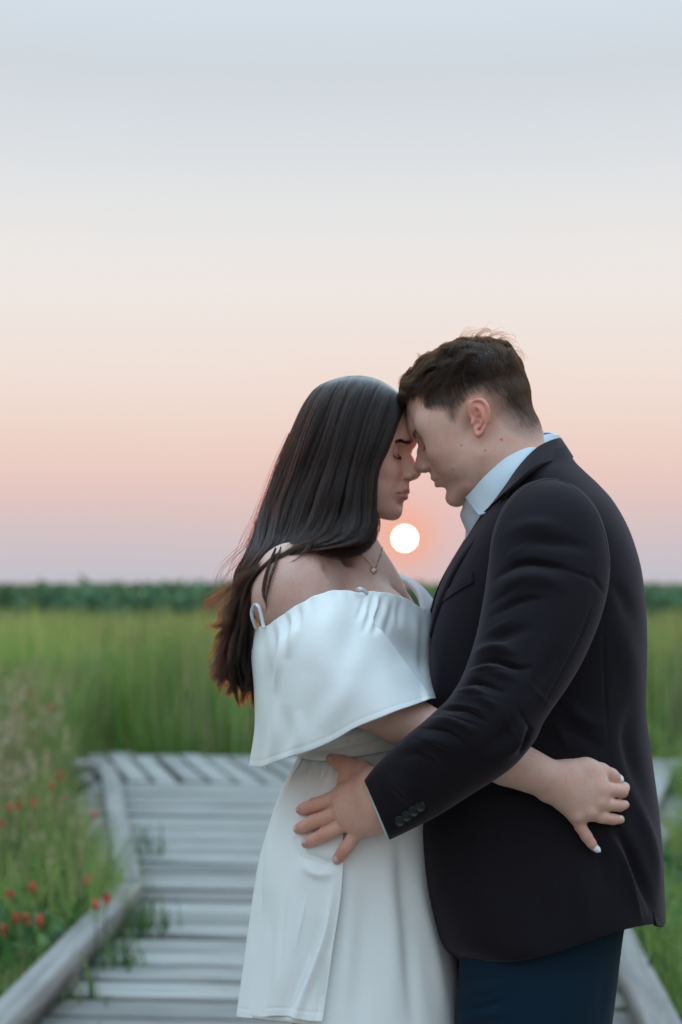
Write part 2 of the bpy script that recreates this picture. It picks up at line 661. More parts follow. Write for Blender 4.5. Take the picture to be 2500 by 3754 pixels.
# joists
for jx in (-1.05, -0.3, 0.45):
    v, f = slab([(jx - 0.025, -1.6), (jx + 0.025, -1.6), (jx + 0.025, 9.0), (jx - 0.025, 9.0)], -0.24, -0.040, 0.004)
    mesh_np('joist', v, f, M_wood, BW, smooth=False)
for jy in (9.2, 10.3):
    v, f = slab([(-2.55, jy - 0.025), (7, jy - 0.025), (7, jy + 0.025), (-2.55, jy + 0.025)], -0.24, -0.040, 0.004)
    mesh_np('joist', v, f, M_wood, BW, smooth=False)


def kerb(a, b, w=0.096, z0=0.035, z1=0.112):
    a = np.asarray(a, float); b = np.asarray(b, float)
    L = np.linalg.norm(b - a); rz = math.atan2(b[1] - a[1], b[0] - a[0]) - math.pi / 2
    v, f = slab([(-w / 2, 0), (w / 2, 0), (w / 2, L), (-w / 2, L)], z0, z1, 0.004)
    # a few extra cuts with a little warp keep the timber from looking ruled
    o = mesh_np('kerb_rail', v, f, M_kerb, BW, smooth=False)
    o.location = (a[0], a[1], 0); o.rotation_euler = (0, 0, rz)
    n = max(2, int(L / 1.1))
    for i in range(n):
        p = a + (b - a) * ((i + 0.12) / n)
        v, f = slab([(-0.04, -0.09), (0.04, -0.09), (0.04, 0.09), (-0.04, 0.09)], 0.001, z0 - 0.001, 0.003)
        k = mesh_np('kerb_block', v, f, M_kerb, BW, smooth=False)
        k.location = (p[0], p[1], 0); k.rotation_euler = (0, 0, rz)


kerb((-1.185, -1.6), (-1.185, 3.05)); kerb((-1.185, 3.06), (-1.215, 5.50))
kerb((-1.235, 5.56), (-2.13, 8.98))
kerb((0.575, -1.6), (0.575, 2.6)); kerb((0.575, 2.61), (0.58, 5.45)); kerb((0.60, 5.5), (1.36, 8.98))
kerb((-2.55, 10.55), (1.9, 10.55), z0=-0.10, z1=-0.02); kerb((1.91, 10.55), (7.0, 10.55)); kerb((1.45, 9.17), (7.0, 9.17)); kerb((-2.75, 9.17), (-2.25, 9.17))


# ---- vegetation ---------------------------------------------------------------
def leaf_mat(name, trans=0.28):
    m, T = new_mat(name)
    at = T.n('ShaderNodeAttribute', attribute_name='Col')
    d = T.n('ShaderNodeBsdfDiffuse'); tr = T.n('ShaderNodeBsdfTranslucent'); gl = T.n('ShaderNodeBsdfGlossy')
    gl.inputs['Roughness'].default_value = 0.5
    T.l(at.outputs['Color'], d.inputs[0]); T.l(at.outputs['Color'], tr.inputs[0])
    m1 = T.n('ShaderNodeMixShader'); m1.inputs[0].default_value = trans
    T.l(d.outputs[0], m1.inputs[1]); T.l(tr.outputs[0], m1.inputs[2])
    m2 = T.n('ShaderNodeMixShader'); m2.inputs[0].default_value = 0.04
    T.l(m1.outputs[0], m2.inputs[1]); T.l(gl.outputs[0], m2.inputs[2])
    o = T.n('ShaderNodeOutputMaterial'); T.l(m2.outputs[0], o.inputs[0])
    return m


M_leaf = leaf_mat('leaf')


def blades(name, base, hgt, wid, lean, col, tipcol=None, segs=3, label=None, kind='stuff', parent=None, droop=0.5):
    """thin bent blades: base (n,3), heights, widths, lean (n,2) horizontal reach of the tip"""
    n = len(base)
    t = np.linspace(0, 1, segs + 1)
    rot = RNG.uniform(0, math.pi, n)
    sx, sy = np.cos(rot), np.sin(rot)
    ctr = np.zeros((n, segs + 1, 3))
    ctr[:, :, 0] = base[:, 0:1] + lean[:, 0:1] * t ** 1.8
    ctr[:, :, 1] = base[:, 1:2] + lean[:, 1:2] * t ** 1.8
    ll = np.hypot(lean[:, 0], lean[:, 1])[:, None]
    ctr[:, :, 2] = base[:, 2:3] + hgt[:, None] * t - droop * ll * t ** 3
    w = wid[:, None] * (1 - 0.85 * t ** 1.5) * 0.5
    off = np.stack([sx[:, None] * w, sy[:, None] * w, np.zeros_like(w)], -1)
    v = np.stack([ctr - off, ctr + off], 2).reshape(-1, 3)
    k = 2 * (segs + 1)
    q = np.array([[2 * i, 2 * i + 1, 2 * i + 3, 2 * i + 2] for i in range(segs)])
    f = (q[None] + (np.arange(n) * k)[:, None, None]).reshape(-1, 4)
    tc_ = col if tipcol is None else tipcol
    c = col[:, None, :] * (1 - t[None, :, None] ** 1.5) + tc_[:, None, :] * t[None, :, None] ** 1.5
    c = np.repeat(c[:, :, None, :], 2, 2).reshape(-1, 3)
    o = mesh_np(name, v, f, M_leaf, parent, smooth=False, col=c)
    return tag(o, label, kind=kind)


def pal(n, cols, w, jit=0.25):
    cols = np.asarray(cols); i = RNG.choice(len(cols), n, p=np.asarray(w) / np.sum(w))
    return cols[i] * RNG.uniform(1 - jit, 1 + jit, (n, 1)) * RNG.uniform(0.93, 1.07, (n, 3))


GREENS = [(0.130, 0.300, 0.055), (0.205, 0.390, 0.075), (0.070, 0.190, 0.055), (0.310, 0.400, 0.105), (0.40, 0.34, 0.17)]


def patchy(xy, s, seed):
    p = np.c_[xy, np.zeros(len(xy))]
    return value_noise(p, s, seed)


# tall reeds behind the cross walk
def reeds(name, n, yr, hgt, label, w, seed, flank=False):
    y = np.sqrt(RNG.uniform(yr[0] ** 2, yr[1] ** 2, n)); x = RNG.uniform(-0.34, 0.36, n) * y
    if flank:      # the same marsh either side of the picture
        x = (0.35 + 0.75 * RNG.uniform(0, 1, n) ** 1.3) * y * RNG.choice([-1, 1], n)
    c = 0.55 * patchy(np.c_[x, y], 1.6, seed) + 0.75 * patchy(np.c_[x, y * 0.6], 5.5, seed + 50)
    keep = RNG.uniform(-1.0, 1.0, n) < c * 2.4 + 0.30
    x, y, c = x[keep], y[keep], c[keep]; n = len(x)
    h = (hgt + (0.24 if yr[0] < 15 else 0.12) * c + RNG.normal(0, 0.11, n)).clip(0.3, 2)
    col = pal(n, GREENS, w)
    col = col * (1 + 0.45 * patchy(np.c_[x, y], 1.3, seed + 3) + 0.55 * patchy(np.c_[x, y * 0.5], 4.0, seed + 9))[:, None]
    col = col * (1 + 0.5 * np.clip(patchy(np.c_[x, y * 0.4], 2.4, seed + 13) * 1.6, -1, 1))[:, None]
    dead = np.clip(patchy(np.c_[x, y * 0.5], 3.1, seed + 17) * 2.2 - 0.75, 0, 0.7)[:, None]
    col = col * (1 - dead) + np.array([0.27, 0.245, 0.20]) * dead
    col = np.minimum(col * 1.2, 0.6)
    tip = col * 0.6 + np.array([0.36, 0.33, 0.14]) * 0.4
    lean = RNG.normal(0, 0.10, (n, 2))
    return blades(name, np.c_[x, y, np.full(n, GZ)], h - GZ, RNG.uniform(0.012, 0.03, n), lean, col, tip, 3, label)


reeds('reeds', 21000, (11.0, 17), 0.80, 'tall green marsh reeds behind the far boards', [2.4, 4, 1.2, 3, 0.8], 3)
reeds('reeds', 36000, (17, 32), 0.66, 'paler seeding reeds further out in the marsh', [1.5, 3, 0.5, 5, 2.6], 8)
reeds('reeds', 22000, (11.2, 30), 0.74, 'marsh reeds running on at either side of the boardwalk', [2, 3, 1, 4, 1.6], 14, True)
# tussocks of their own colour in front of the reed bed
nc_ = 150
cx_ = RNG.uniform(-0.42, 0.44, nc_); cy_ = RNG.uniform(10.75, 15.5, nc_); cx_ = cx_ * cy_
cr_ = RNG.uniform(0.10, 0.34, nc_); ch_ = RNG.uniform(0.45, 1.12, nc_) * np.where(cy_ < 11.6, 0.75, 1.0)
cc_ = pal(nc_, [(0.24, 0.44, 0.09), (0.36, 0.46, 0.13), (0.07, 0.20, 0.06), (0.42, 0.40, 0.20), (0.15, 0.34, 0.07), (0.36, 0.33, 0.27)], [3, 3, 2, 1.4, 3, 0.8], 0.2)
k_ = RNG.integers(0, nc_, 15000)
n = len(k_)
px_ = cx_[k_] + RNG.normal(0, 1, n) * cr_[k_] * 0.6; py_ = cy_[k_] + RNG.normal(0, 1, n) * cr_[k_] * 0.4
blades('tussocks', np.c_[px_, py_, np.full(n, GZ)], ch_[k_] * RNG.uniform(0.7, 1.1, n), RNG.uniform(0.014, 0.034, n), np.c_[px_ - cx_[k_], py_ - cy_[k_]] * 0.5 + RNG.normal(0, 0.06, (n, 2)), cc_[k_] * RNG.uniform(0.85, 1.15, (n, 1)), cc_[k_] * 0.75 + np.array([0.09, 0.08, 0.03]), 3, 'loose tussocks of light and dark marsh grass before the reed bed')
# low scrub along the horizon
n = 52000
x = RNG.uniform(-60, 62, n); y = RNG.uniform(46, 62, n)
top = 1.24 + 0.12 * patchy(np.c_[x, y * 0], 0.17, 21) + RNG.normal(0, 0.10, n)
z = GZ + (top - GZ) * RNG.uniform(0.05, 1.0, n) ** 0.7
col = pal(n, [(0.080, 0.185, 0.095), (0.115, 0.220, 0.100), (0.150, 0.240, 0.100)], [3, 2, 1], 0.35)
blades('far_scrub', np.c_[x, y, z - 0.3], np.full(n, 0.45), RNG.uniform(0.12, 0.3, n), RNG.normal(0, 0.25, (n, 2)), col, None, 2, 'low dark green scrub along the horizon')


# near grass both sides of the walk
def near_grass(name, n, side, yr, label, hfun, w, seed):
    y = RNG.uniform(yr[0], yr[1], n)
    t = np.clip((y - 5.45) / 2.6, 0, 1)
    reach = RNG.uniform(0, 1, n) ** 1.9 * 2.2
    if side < 0:
        xl = -1.27 - 0.10 * np.clip((y - 5.2) * 2, 0, 1) - 1.0 * t
        xl = np.where(y > 8.95, -2.75, xl)
        xb = xl - reach * 2.0
    else:
        xr = 0.66 + 0.78 * t
        keepx = (y < 9.0)
        xb = np.where(keepx, xr, 99) + reach * 2.4
    X = xb * math.cos(TH) + y * math.sin(TH); Y = -xb * math.sin(TH) + y * math.cos(TH)
    k = np.abs(X) < 0.9 * Y + 0.8
    X, Y, reach, y = X[k], Y[k], reach[k], y[k]; n = len(X)
    h = hfun(X, Y) * RNG.uniform(0.55, 1.15, n) * (1 + 0.25 * patchy(np.c_[X, Y], 3.0, seed))
    col = pal(n, GREENS, w) * (1 + 0.4 * patchy(np.c_[X, Y], 2.3, seed + 1))[:, None]
    tip = col * 0.7 + np.array([0.34, 0.28, 0.15]) * 0.3
    return blades(name, np.c_[X, Y, np.full(n, GZ)], h, RNG.uniform(0.005, 0.014, n), RNG.normal(0, 0.13, (n, 2)), col, tip, 3, label)


near_grass('grass', 66000, -1, (2.2, 11.2), 'mixed meadow grass along the boardwalk with red flowers in it', lambda X, Y: 0.60 + 0.05 * (Y - 5) - 0.12 * (Y < 5), [3, 4, 2.0, 2.4, 1.8], 31)
near_grass('grass', 32000, 1, (2.2, 9.0), 'bright green grass along the other kerb behind the suited person', lambda X, Y: 0.50 + 0.03 * (Y - 5), [3, 5, 1, 3, 0.5], 41)
# tan seed heads standing in the flower side
n = 900
y = RNG.uniform(5.4, 11.0, n); t = np.clip((y - 5.45) / 2.6, 0, 1)
xb = np.where(y > 8.95, -2.75, -1.34 - 0.98 * t) - RNG.uniform(0.05, 1.0, n)
X = xb * math.cos(TH) + y * math.sin(TH); Y = -xb * math.sin(TH) + y * math.cos(TH)
hh = RNG.uniform(0.72, 1.0, n) * np.interp(y, [5.4, 8], [0.72, 1.05])
tan = pal(n, [(0.48, 0.38, 0.24), (0.38, 0.32, 0.18), (0.54, 0.45, 0.31)], [2, 2, 1])
tl = RNG.normal(0, 0.08, (n, 2))
blades('seed_grass', np.c_[X, Y, np.full(n, GZ)], hh, np.full(n, 0.005), tl, tan * 0.6, tan, 3, 'dry tan grass with feathery seed heads')
kk = 9
tb = np.repeat(np.c_[X + tl[:, 0], Y + tl[:, 1], GZ + hh - 0.14 - 0.5 * np.hypot(tl[:, 0], tl[:, 1])], kk, 0)
tb[:, 2] += RNG.uniform(0, 0.12, n * kk)
blades('seed_grass', tb, np.full(n * kk, 0.035), np.full(n * kk, 0.012), RNG.normal(0, 0.02, (n * kk, 2)), np.repeat(tan, kk, 0), None, 2, 'feathery tan seed plumes on the dry grass')
# leafy weeds hugging the kerbs
n = 9000
side = RNG.choice([0, 1], n, p=[0.7, 0.3]); y = RNG.uniform(2.5, 9.0, n); t = np.clip((y - 5.45) / 2.6, 0, 1)
cl = patchy(np.c_[side * 9, y], 3.5, 55)
k = cl + RNG.uniform(-.3, .3, n) > 0.0
side, y, t = side[k], y[k], t[k]; n = len(y)
xb = np.where(side == 0, -1.28 - 0.98 * t - RNG.uniform(0.0, 0.30, n), 0.64 + 0.78 * t + RNG.uniform(-0.03, 0.4, n))
X = xb * math.cos(TH) + y * math.sin(TH); Y = -xb * math.sin(TH) + y * math.cos(TH)
blades('weeds', np.c_[X, Y, RNG.uniform(GZ, 0.12, n)], RNG.uniform(0.03, 0.12, n), RNG.uniform(0.02, 0.045, n), RNG.normal(0, 0.07, (n, 2)), pal(n, [(0.035, 0.105, 0.030), (0.060, 0.150, 0.040), (0.10, 0.22, 0.05)], [3, 3, 1]), None, 3, 'broad leafed weeds leaning over the kerb')
# sprigs growing through the walk beside the kerb corner
pts = []
for (cx, cy, cn, sp) in ((-1.10, 5.2, 60, 0.05), (-1.09, 4.75, 46, 0.05), (-1.12, 4.35, 16, 0.04), (-1.36, 6.6, 22, 0.05), (-0.95, 3.7, 4, 0.03)):
    for _ in range(cn):
        wx, wy = bw2w(cx + rp.gauss(0, sp), cy + rp.gauss(0, sp)); pts.append((wx, wy, -0.03))
pts = np.array(pts); n = len(pts)
blades('sprigs', pts, RNG.uniform(0.06, 0.22, n), RNG.uniform(0.006, 0.016, n), RNG.normal(0, 0.06, (n, 2)), pal(n, [(0.06, 0.15, 0.045), (0.10, 0.21, 0.06), (0.20, 0.22, 0.10)], [3, 2, 1]), None, 3, 'thin green sprigs growing up between boards')

# red wildflowers, each a plant of its own
m, T = new_mat('red_petal')
at = T.n('ShaderNodeAttribute', attribute_name='Col')
b = principled(T, Base_Color=at.outputs['Color'], Roughness=0.6)
M_petal = m
FL = [  # u, v (2500 frame), distance in metres, words
    (319, 3228, 5.05, 'tallest red wildflower beside the kerb corner'),
    (120, 3257, 4.95, 'red wildflower on a tall stem between the kerb and frame edge'),
    (351, 3318, 4.62, 'red wildflower drooping over the kerb timber'),
    (391, 3290, 4.70, 'small red wildflower just past the kerb timber'),
    (96, 3372, 4.70, 'red wildflower low in the grass, nearer of a close pair'),
    (146, 3378, 4.68, 'red wildflower low in the grass, closer to the kerb of a close pair'),
    (14, 3408, 4.60, 'red wildflower at the very edge of the frame near the kerb end'),
    (58, 3362, 4.80, 'red wildflower half hidden by grass stems near the frame edge'),
    (36, 3282, 4.95, 'thin red wildflower above the edge flower'),
    (345, 2990, 6.0, 'orange wildflower leaning to the angled kerb'),
    (8, 3012, 5.5, 'red wildflower cut by the frame edge at mid height'),
    (34, 2966, 5.6, 'red wildflower in a loose cluster, lowest'),
    (72, 2950, 5.7, 'red wildflower in a loose cluster, middle'),
    (122, 2936, 5.7, 'red wildflower in a loose cluster, tallest'),
    (222, 2846, 6.3, 'orange red wildflower among the tan seed heads'),
    (190, 2880, 6.2, 'orange red wildflower just under the tan seed heads'),
    (108, 2538, 8.0, 'far orange wildflower against the dark reeds'),
    (186, 2590, 8.0, 'far red wildflower standing above the tan grass'),
]


def flower(u, v, Yd, label):
    p = P(u, v, Yd - Y0)
    base = np.array([p[0] + rp.uniform(-0.03, 0.03), p[1] + rp.uniform(-0.03, 0.03), GZ])
    E = empty('wildflower', base, label, 'flower', 'red wildflowers in the grass')
    ctl = catmull([(0, 0, 0), ((p - base) * 0.5 + [rp.uniform(-.02, .02), 0, 0]), (p - base)], 9)
    th = np.linspace(0, 2 * np.pi, 5, endpoint=False)
    r = np.linspace(0.003, 0.0018, 9)
    v_ = (ctl[:, None, :] + np.stack([np.cos(th)[None] * r[:, None], np.sin(th)[None] * r[:, None], 0 * r[:, None] + 0 * th[None]], -1)).reshape(-1, 3)
    mesh_np('stem', v_, grid_faces(9, 5, True), M_leaf, E, col=np.tile((0.07, 0.12, 0.035), (len(v_), 1)))
    # bracts set round the top of the stem
    n = 16
    a = RNG.uniform(0, 6.28, n); zz = RNG.uniform(-0.024, 0.008, n)
    rr = 0.006
    bs = np.c_[np.cos(a) * rr, np.sin(a) * rr, zz] + (p - base)
    ln = np.c_[np.cos(a), np.sin(a)] * RNG.uniform(0.004, 0.013, n)[:, None]
    col = pal(n, [(0.56, 0.085, 0.045), (0.62, 0.14, 0.07), (0.50, 0.060, 0.035)], [3, 2, 1])
    t = np.linspace(0, 1, 4)
    c = np.zeros((n, 4, 3)); c[:, :, :2] = bs[:, None, :2] + ln[:, None] * t[None, :, None]
    c[:, :, 2] = bs[:, 2:3] + 0.022 * t - 0.006 * t ** 2
    wd = 0.005 * np.sin(np.pi * (0.15 + 0.8 * t))
    tang = np.c_[-np.sin(a), np.cos(a)]
    off = np.zeros((n, 4, 3)); off[:, :, :2] = tang[:, None] * wd[None, :, None]
    vv = np.stack([c - off, c + off], 2).reshape(-1, 3)
    q = np.array([[2 * i, 2 * i + 1, 2 * i + 3, 2 * i + 2] for i in range(3)])
    f = (q[None] + (np.arange(n) * 8)[:, None, None]).reshape(-1, 4)
    tag(mesh_np('flower_head', vv, f, M_petal, E, col=np.repeat(col, 8, 0)), kind='stuff')
    for lb in (ctl[2], ctl[3], ctl[5]):
        lv = []
        an = rp.uniform(0, 6.28); d = np.array([math.cos(an), math.sin(an), 0.6]); s = np.array([-math.sin(an), math.cos(an), 0]) * 0.004
        for tt in (0, 0.4, 0.75, 1.0):
            w_ = math.sin(math.pi * (0.1 + 0.85 * tt)); q0 = lb + d * 0.05 * tt + np.array([0, 0, -0.02 * tt * tt])
            lv += [q0 - s * w_, q0 + s * w_]
        mesh_np('leaf', np.array(lv), q, M_leaf, E, col=np.tile((0.10, 0.18, 0.045), (8, 1)))


for a in FL:
    flower(*a)

# ================================================================== the couple
def cloth_mat(name, col, rough=0.8, sheen=0.25, weave=1400.0, wb=0.25, spec=0.3, sub=0.0, sheen_tint=(1, 1, 1), lint=False, coarse=0.4):
    m, T = new_mat(name)
    tcn = T.n('ShaderNodeTexCoord')
    n = T.noise(tcn.outputs['Object'], 900.0, 2, 0.6)
    n2 = T.noise(tcn.outputs['Object'], 14.0, 3, 0.55)
    c = T.mix(T.m('MULTIPLY', n2, 0.35), col, tuple(x * 0.72 for x in col))
    c = T.mix(T.m('MULTIPLY', n, 0.25), c, tuple(min(x * 1.5, 0.9) for x in col))
    if lint:
        vo = T.n('ShaderNodeTexVoronoi'); vo.inputs['Scale'].default_value = 70.0
        T.l(tcn.outputs['Object'], vo.inputs['Vector'])
        c = T.mix(T.m('LESS_THAN', vo.outputs['Distance'], 0.022), c, (0.12, 0.12, 0.13))
    b = principled(T, Base_Color=c, Roughness=rough)
    b.inputs['Sheen Weight'].default_value = sheen
    b.inputs['Sheen Roughness'].default_value = 0.4
    b.inputs['Sheen Tint'].default_value = (*sheen_tint, 1)
    b.inputs['Specular IOR Level'].default_value = spec
    n4 = T.noise(tcn.outputs['Object'], 330.0, 3, 0.65)
    h = T.m('ADD', n, T.m('MULTIPLY', n4, coarse))
    T.l(bump(T, h, wb, 0.0006), b.inputs['Normal'])
    return m


M_suit = cloth_mat('dark_wool', (0.0115, 0.0096, 0.0132), 0.9, 0.12, lint=True, coarse=1.4, wb=0.4, spec=0.15, sheen_tint=(1.0, 0.78, 0.90))
M_trouser = cloth_mat('navy_wool', (0.0055, 0.019, 0.036), 0.9, 0.06, spec=0.15)
M_shirt = cloth_mat('blue_white_cotton', (0.62, 0.74, 0.84), 0.7, 0.1, wb=0.1)
M_satin = cloth_mat('ivory_satin', (0.83, 0.865, 0.865), 0.52, 0.3, wb=0.16, spec=0.35)
M_lace = cloth_mat('pale_trim', (0.74, 0.74, 0.80), 0.5, 0.2, wb=0.4)

MAN = empty('person', P(1950, 3600, 0.0) * [1, 1, 0], 'person in a dark suit jacket and navy trousers bowing the head to the other', 'person')
WOMAN = empty('person', P(1300, 3600, 0.02) * [1, 1, 0], 'person with long dark hair in an off-shoulder white satin dress', 'person')


def child(name, v, f, mat, who, smooth=True, col=None, kind=None, label=None, par=None):
    """link a mesh under a person, keeping world coordinates"""
    base = np.array(who.location)
    o = mesh_np(name, np.asarray(v) - base, f, mat, None, smooth, col)
    if par is None:
        o.parent = who
    else:
        o.parent = par
    return tag(o, label, kind=kind)


# ---------------------------------------------------------------- jacket
JB = Slab([
    (1640, 1950, 2078, 0.00, 0.060, 2.2),    (1690, 1905, 2105, 0.00, 0.100, 2.2), (1725, 1875, 2140, 0.00, 0.130, 2.2), (1775, 1850, 2195, 0.00, 0.155, 2.3), (1840, 1790, 2252, 0.0, 0.180, 2.5),
    (1940, 1728, 2306, 0.0, 0.190, 2.6), (2060, 1668, 2345, 0.0, 0.185, 2.7), (2160, 1626, 2362, 0.0, 0.180, 2.8), (2240, 1595, 2370, 0, 0.175, 2.8),
    (2330, 1573, 2373, 0.0, 0.170, 2.9), (2430, 1565, 2372, 0.0, 0.166, 3.0), (2520, 1567, 2370, 0, 0.164, 3.0), (2640, 1572, 2372, 0, 0.162, 3.0),
    (2800, 1560, 2392, 0.0, 0.165, 3.1), (2950, 1540, 2412, 0, 0.172, 3.2), (3080, 1531, 2422, 0, 0.178, 3.2), (3250, 1545, 2432, 0, 0.182, 3.2),
    (3400, 1582, 2438, 0.0, 0.184, 3.1), (3475, 1618, 2440, 0.0, 0.184, 3.0), (3525, 1690, 2440, 0.0, 0.182, 2.8)])
sec = JB.sections(90)
v, f = loft(sec, 240, 320)
u_, v_ = UV(v)
# the hem climbs towards the back vent
tl = np.clip((u_ - 1850) / 590, 0, 1); tl = tl * tl * (3 - 2 * tl)
dv = -140 * tl * np.clip((v_ - 2750) / 775, 0, 1) ** 1.5
v = P(u_, v_ + dv, v[:, 1] - Y0)
f = orient_out(v, f)
JF = [
    ([(2330, 2560), (2300, 2700), (2340, 2850), (2390, 2960)], -5, 26, 'r'),
    ([(2215, 3010), (2280, 3150), (2325, 3290), (2362, 3400)], 7, 20, 'a'),
    ([(2235, 3000), (2310, 3120), (2365, 3260), (2400, 3380)], -8, 16, 'r'),
    ([(2290, 2860), (2350, 2990), (2400, 3150), (2425, 3320)], 5, 22, 'r'),
    ([(2190, 3040), (2215, 3180), (2235, 3300)], -4, 26, 'r'),
    ([(2050, 2560), (2150, 2640), (2240, 2650)], 3, 22, 'r'), ([(2040, 2640), (2140, 2700), (2230, 2760)], -3, 20, 'r'),
    ([(2085, 2760), (2060, 2700), (2030, 2640)], 3, 14, 'r'),
    ([(1620, 2300), (1610, 2500), (1600, 2700)], 3, 35, 'r'),
    ([(2235, 2120), (2290, 2200), (2320, 2300)], -3, 26, 'r'), ([(2250, 2250), (2310, 2420), (2320, 2600)], 3, 40, 'r'),
    ([(1990, 3250), (2010, 3400), (2018, 3520)], -2.5, 22, 'r'), ([(1760, 3100), (1770, 3300), (1790, 3500)], 2.5, 50, 'r'),
    ([(2120, 3120), (2140, 3300), (2160, 3460)], 3, 40, 'r'),
    # seams
    ([(2216, 2200), (2214, 2400), (2222, 2600), (2236, 2800)], -1.8, 4, 'r'),
    ([(1985, 3020), (1993, 3200), (2002, 3350), (2012, 3480)], -1.6, 4, 'r'),
    ([(1600, 2945), (1750, 2935), (1900, 2920), (1990, 2915)], 3.0, 10, 'a'),
]
JF = [(p_, a_ * 1.4, w_, k_) for p_, a_, w_, k_ in JF]
v = folds(v, f, JF)
v = v + vnormals(v, f) * (0.0012 * value_noise(v, 38.0, 2) * 1.0)[:, None]
JACKET = child('jacket', v, f, M_suit, MAN)
thick(JACKET, 0.004)

# vent flap standing off the back of the hem
vf_, ff_ = patch([[(2335, 3020, -0.10), (2375, 3040, -0.06), (2420, 3060, 0.0)], [(2360, 3180, -0.115), (2400, 3190, -0.065), (2432, 3200, 0.0)],
                  [(2380, 3290, -0.12), (2418, 3295, -0.07), (2437, 3300, 0.0)], [(2408, 3392, -0.12), (2432, 3398, -0.07), (2436, 3385, 0.0)]], 30, 20)
thick(child('vent_flap', vf_, face_cam(vf_, ff_), M_suit, MAN, par=JACKET), 0.004)

# sleeve
SL = [
    (1990, 1752, 2040, 1753, -0.135, 0.020, 2.0), (1915, 1782, 2125, 1790, -0.150, 0.045, 2.1), (1850, 1850, 2190, 1868, -0.165, 0.060, 2.2), (1808, 1950, 2228, 1990, -0.178, 0.068, 2.2),
    (1790, 2080, 2234, 2120, -0.190, 0.073, 2.2), (1768, 2220, 2205, 2262, -0.205, 0.074, 2.2), (1740, 2350, 2150, 2400, -0.220, 0.074, 2.2),
    (1700, 2465, 2082, 2520, -0.236, 0.072, 2.2), (1652, 2548, 2000, 2640, -0.250, 0.070, 2.2), (1600, 2602, 1958, 2722, -0.256, 0.066, 2.2),
    (1545, 2652, 1872, 2818, -0.256, 0.062, 2.2), (1480, 2704, 1752, 2898, -0.240, 0.056, 2.2), (1420, 2762, 1620, 2980, -0.220, 0.050, 2.3),
    (1366, 2822, 1510, 3042, -0.200, 0.043, 2.4), (1336, 2862, 1428, 3078, -0.189, 0.037, 2.4)]
def on_sleeve(u, v_):
    S = catmull([list(s) for s in SL], 300)
    mid = (S[:, 0:2] + S[:, 2:4]) / 2
    i = np.argmin(np.hypot(mid[:, 0] - u, mid[:, 1] - v_))
    ax = (S[i, 0:2] - S[i, 2:4]) / 2
    # position across the sleeve
    best = None
    for j in range(max(0, i - 90), min(300, i + 91)):
        m_ = (S[j, 0:2] + S[j, 2:4]) / 2; h = (S[j, 0:2] - S[j, 2:4]) / 2
        L = np.hypot(*h); x = ((u - m_[0]) * h[0] + (v_ - m_[1]) * h[1]) / L / L
        r = abs((u - m_[0]) * -h[1] + (v_ - m_[1]) * h[0]) / L
        if abs(x) < 1 and (best is None or r < best[0]):
            best = (r, x, j)
    _, x, j = best
    return S[j, 4] - S[j, 5] * (1 - abs(x) ** S[j, 6]) ** (1 / S[j, 6])


v, f = loft(SL, 300, 140)
f = orient_out(v, f)
SF = [
    ([(1800, 2135), (1905, 2062), (2030, 2070), (2120, 2100)], -6, 22, 'a'),
    ([(1795, 2190), (1880, 2130), (1990, 2120), (2090, 2160)], 4, 30, 'r'),
    ([(1785, 2270), (1900, 2200), (2020, 2190)], -4, 24, 'a'), ([(1860, 2010), (1960, 1985), (2100, 1995), (2180, 2030)], -3.5, 22, 'r'),
    ([(1830, 1960), (1950, 1925), (2080, 1935)], 2.5, 26, 'r'),
    ([(1745, 2395), (1840, 2330), (1960, 2300)], -4, 20, 'r'), ([(1735, 2425), (1800, 2375), (1905, 2400)], 6, 22, 'r'),
    ([(1725, 2450), (1810, 2420), (1900, 2445), (1960, 2440)], -7, 15, 'a'),
    ([(1700, 2500), (1790, 2455), (1900, 2490)], 5, 20, 'r'), ([(1680, 2530), (1760, 2500), (1860, 2540)], -6, 15, 'a'),
    ([(1650, 2560), (1740, 2540), (1830, 2600)], 5, 20, 'r'), ([(1600, 2600), (1700, 2595), (1790, 2650)], -6, 16, 'a'),
    ([(1560, 2650), (1660, 2640), (1750, 2690)], 4, 18, 'r'), ([(1530, 2668), (1640, 2680), (1720, 2740)], -4, 15, 'a'),
    ([(1500, 2720), (1600, 2715), (1690, 2760)], 3, 22, 'r'), ([(1440, 2770), (1540, 2770), (1640, 2830)], -3, 20, 'r'),
    ([(1955, 2660), (1930, 2720), (1900, 2770)], -5, 14, 'a'), ([(1925, 2630), (1890, 2720), (1830, 2790)], 4, 22, 'r'),
    ([(1880, 2620), (1840, 2700), (1770, 2760)], -3, 24, 'r'), ([(2060, 2350), (1990, 2480), (1930, 2570)], -2.5, 26, 'r'),
    ([(1420, 2850), (1480, 2880), (1530, 2950)], 2.5, 25, 'r'),
    # back sleeve seam
    ([(2190, 2150), (2130, 2330), (2050, 2480), (1975, 2620)], -1.5, 4, 'r'),
]
SF = [(p_, a_ * 1.85, w_, k_) for p_, a_, w_, k_ in SF]
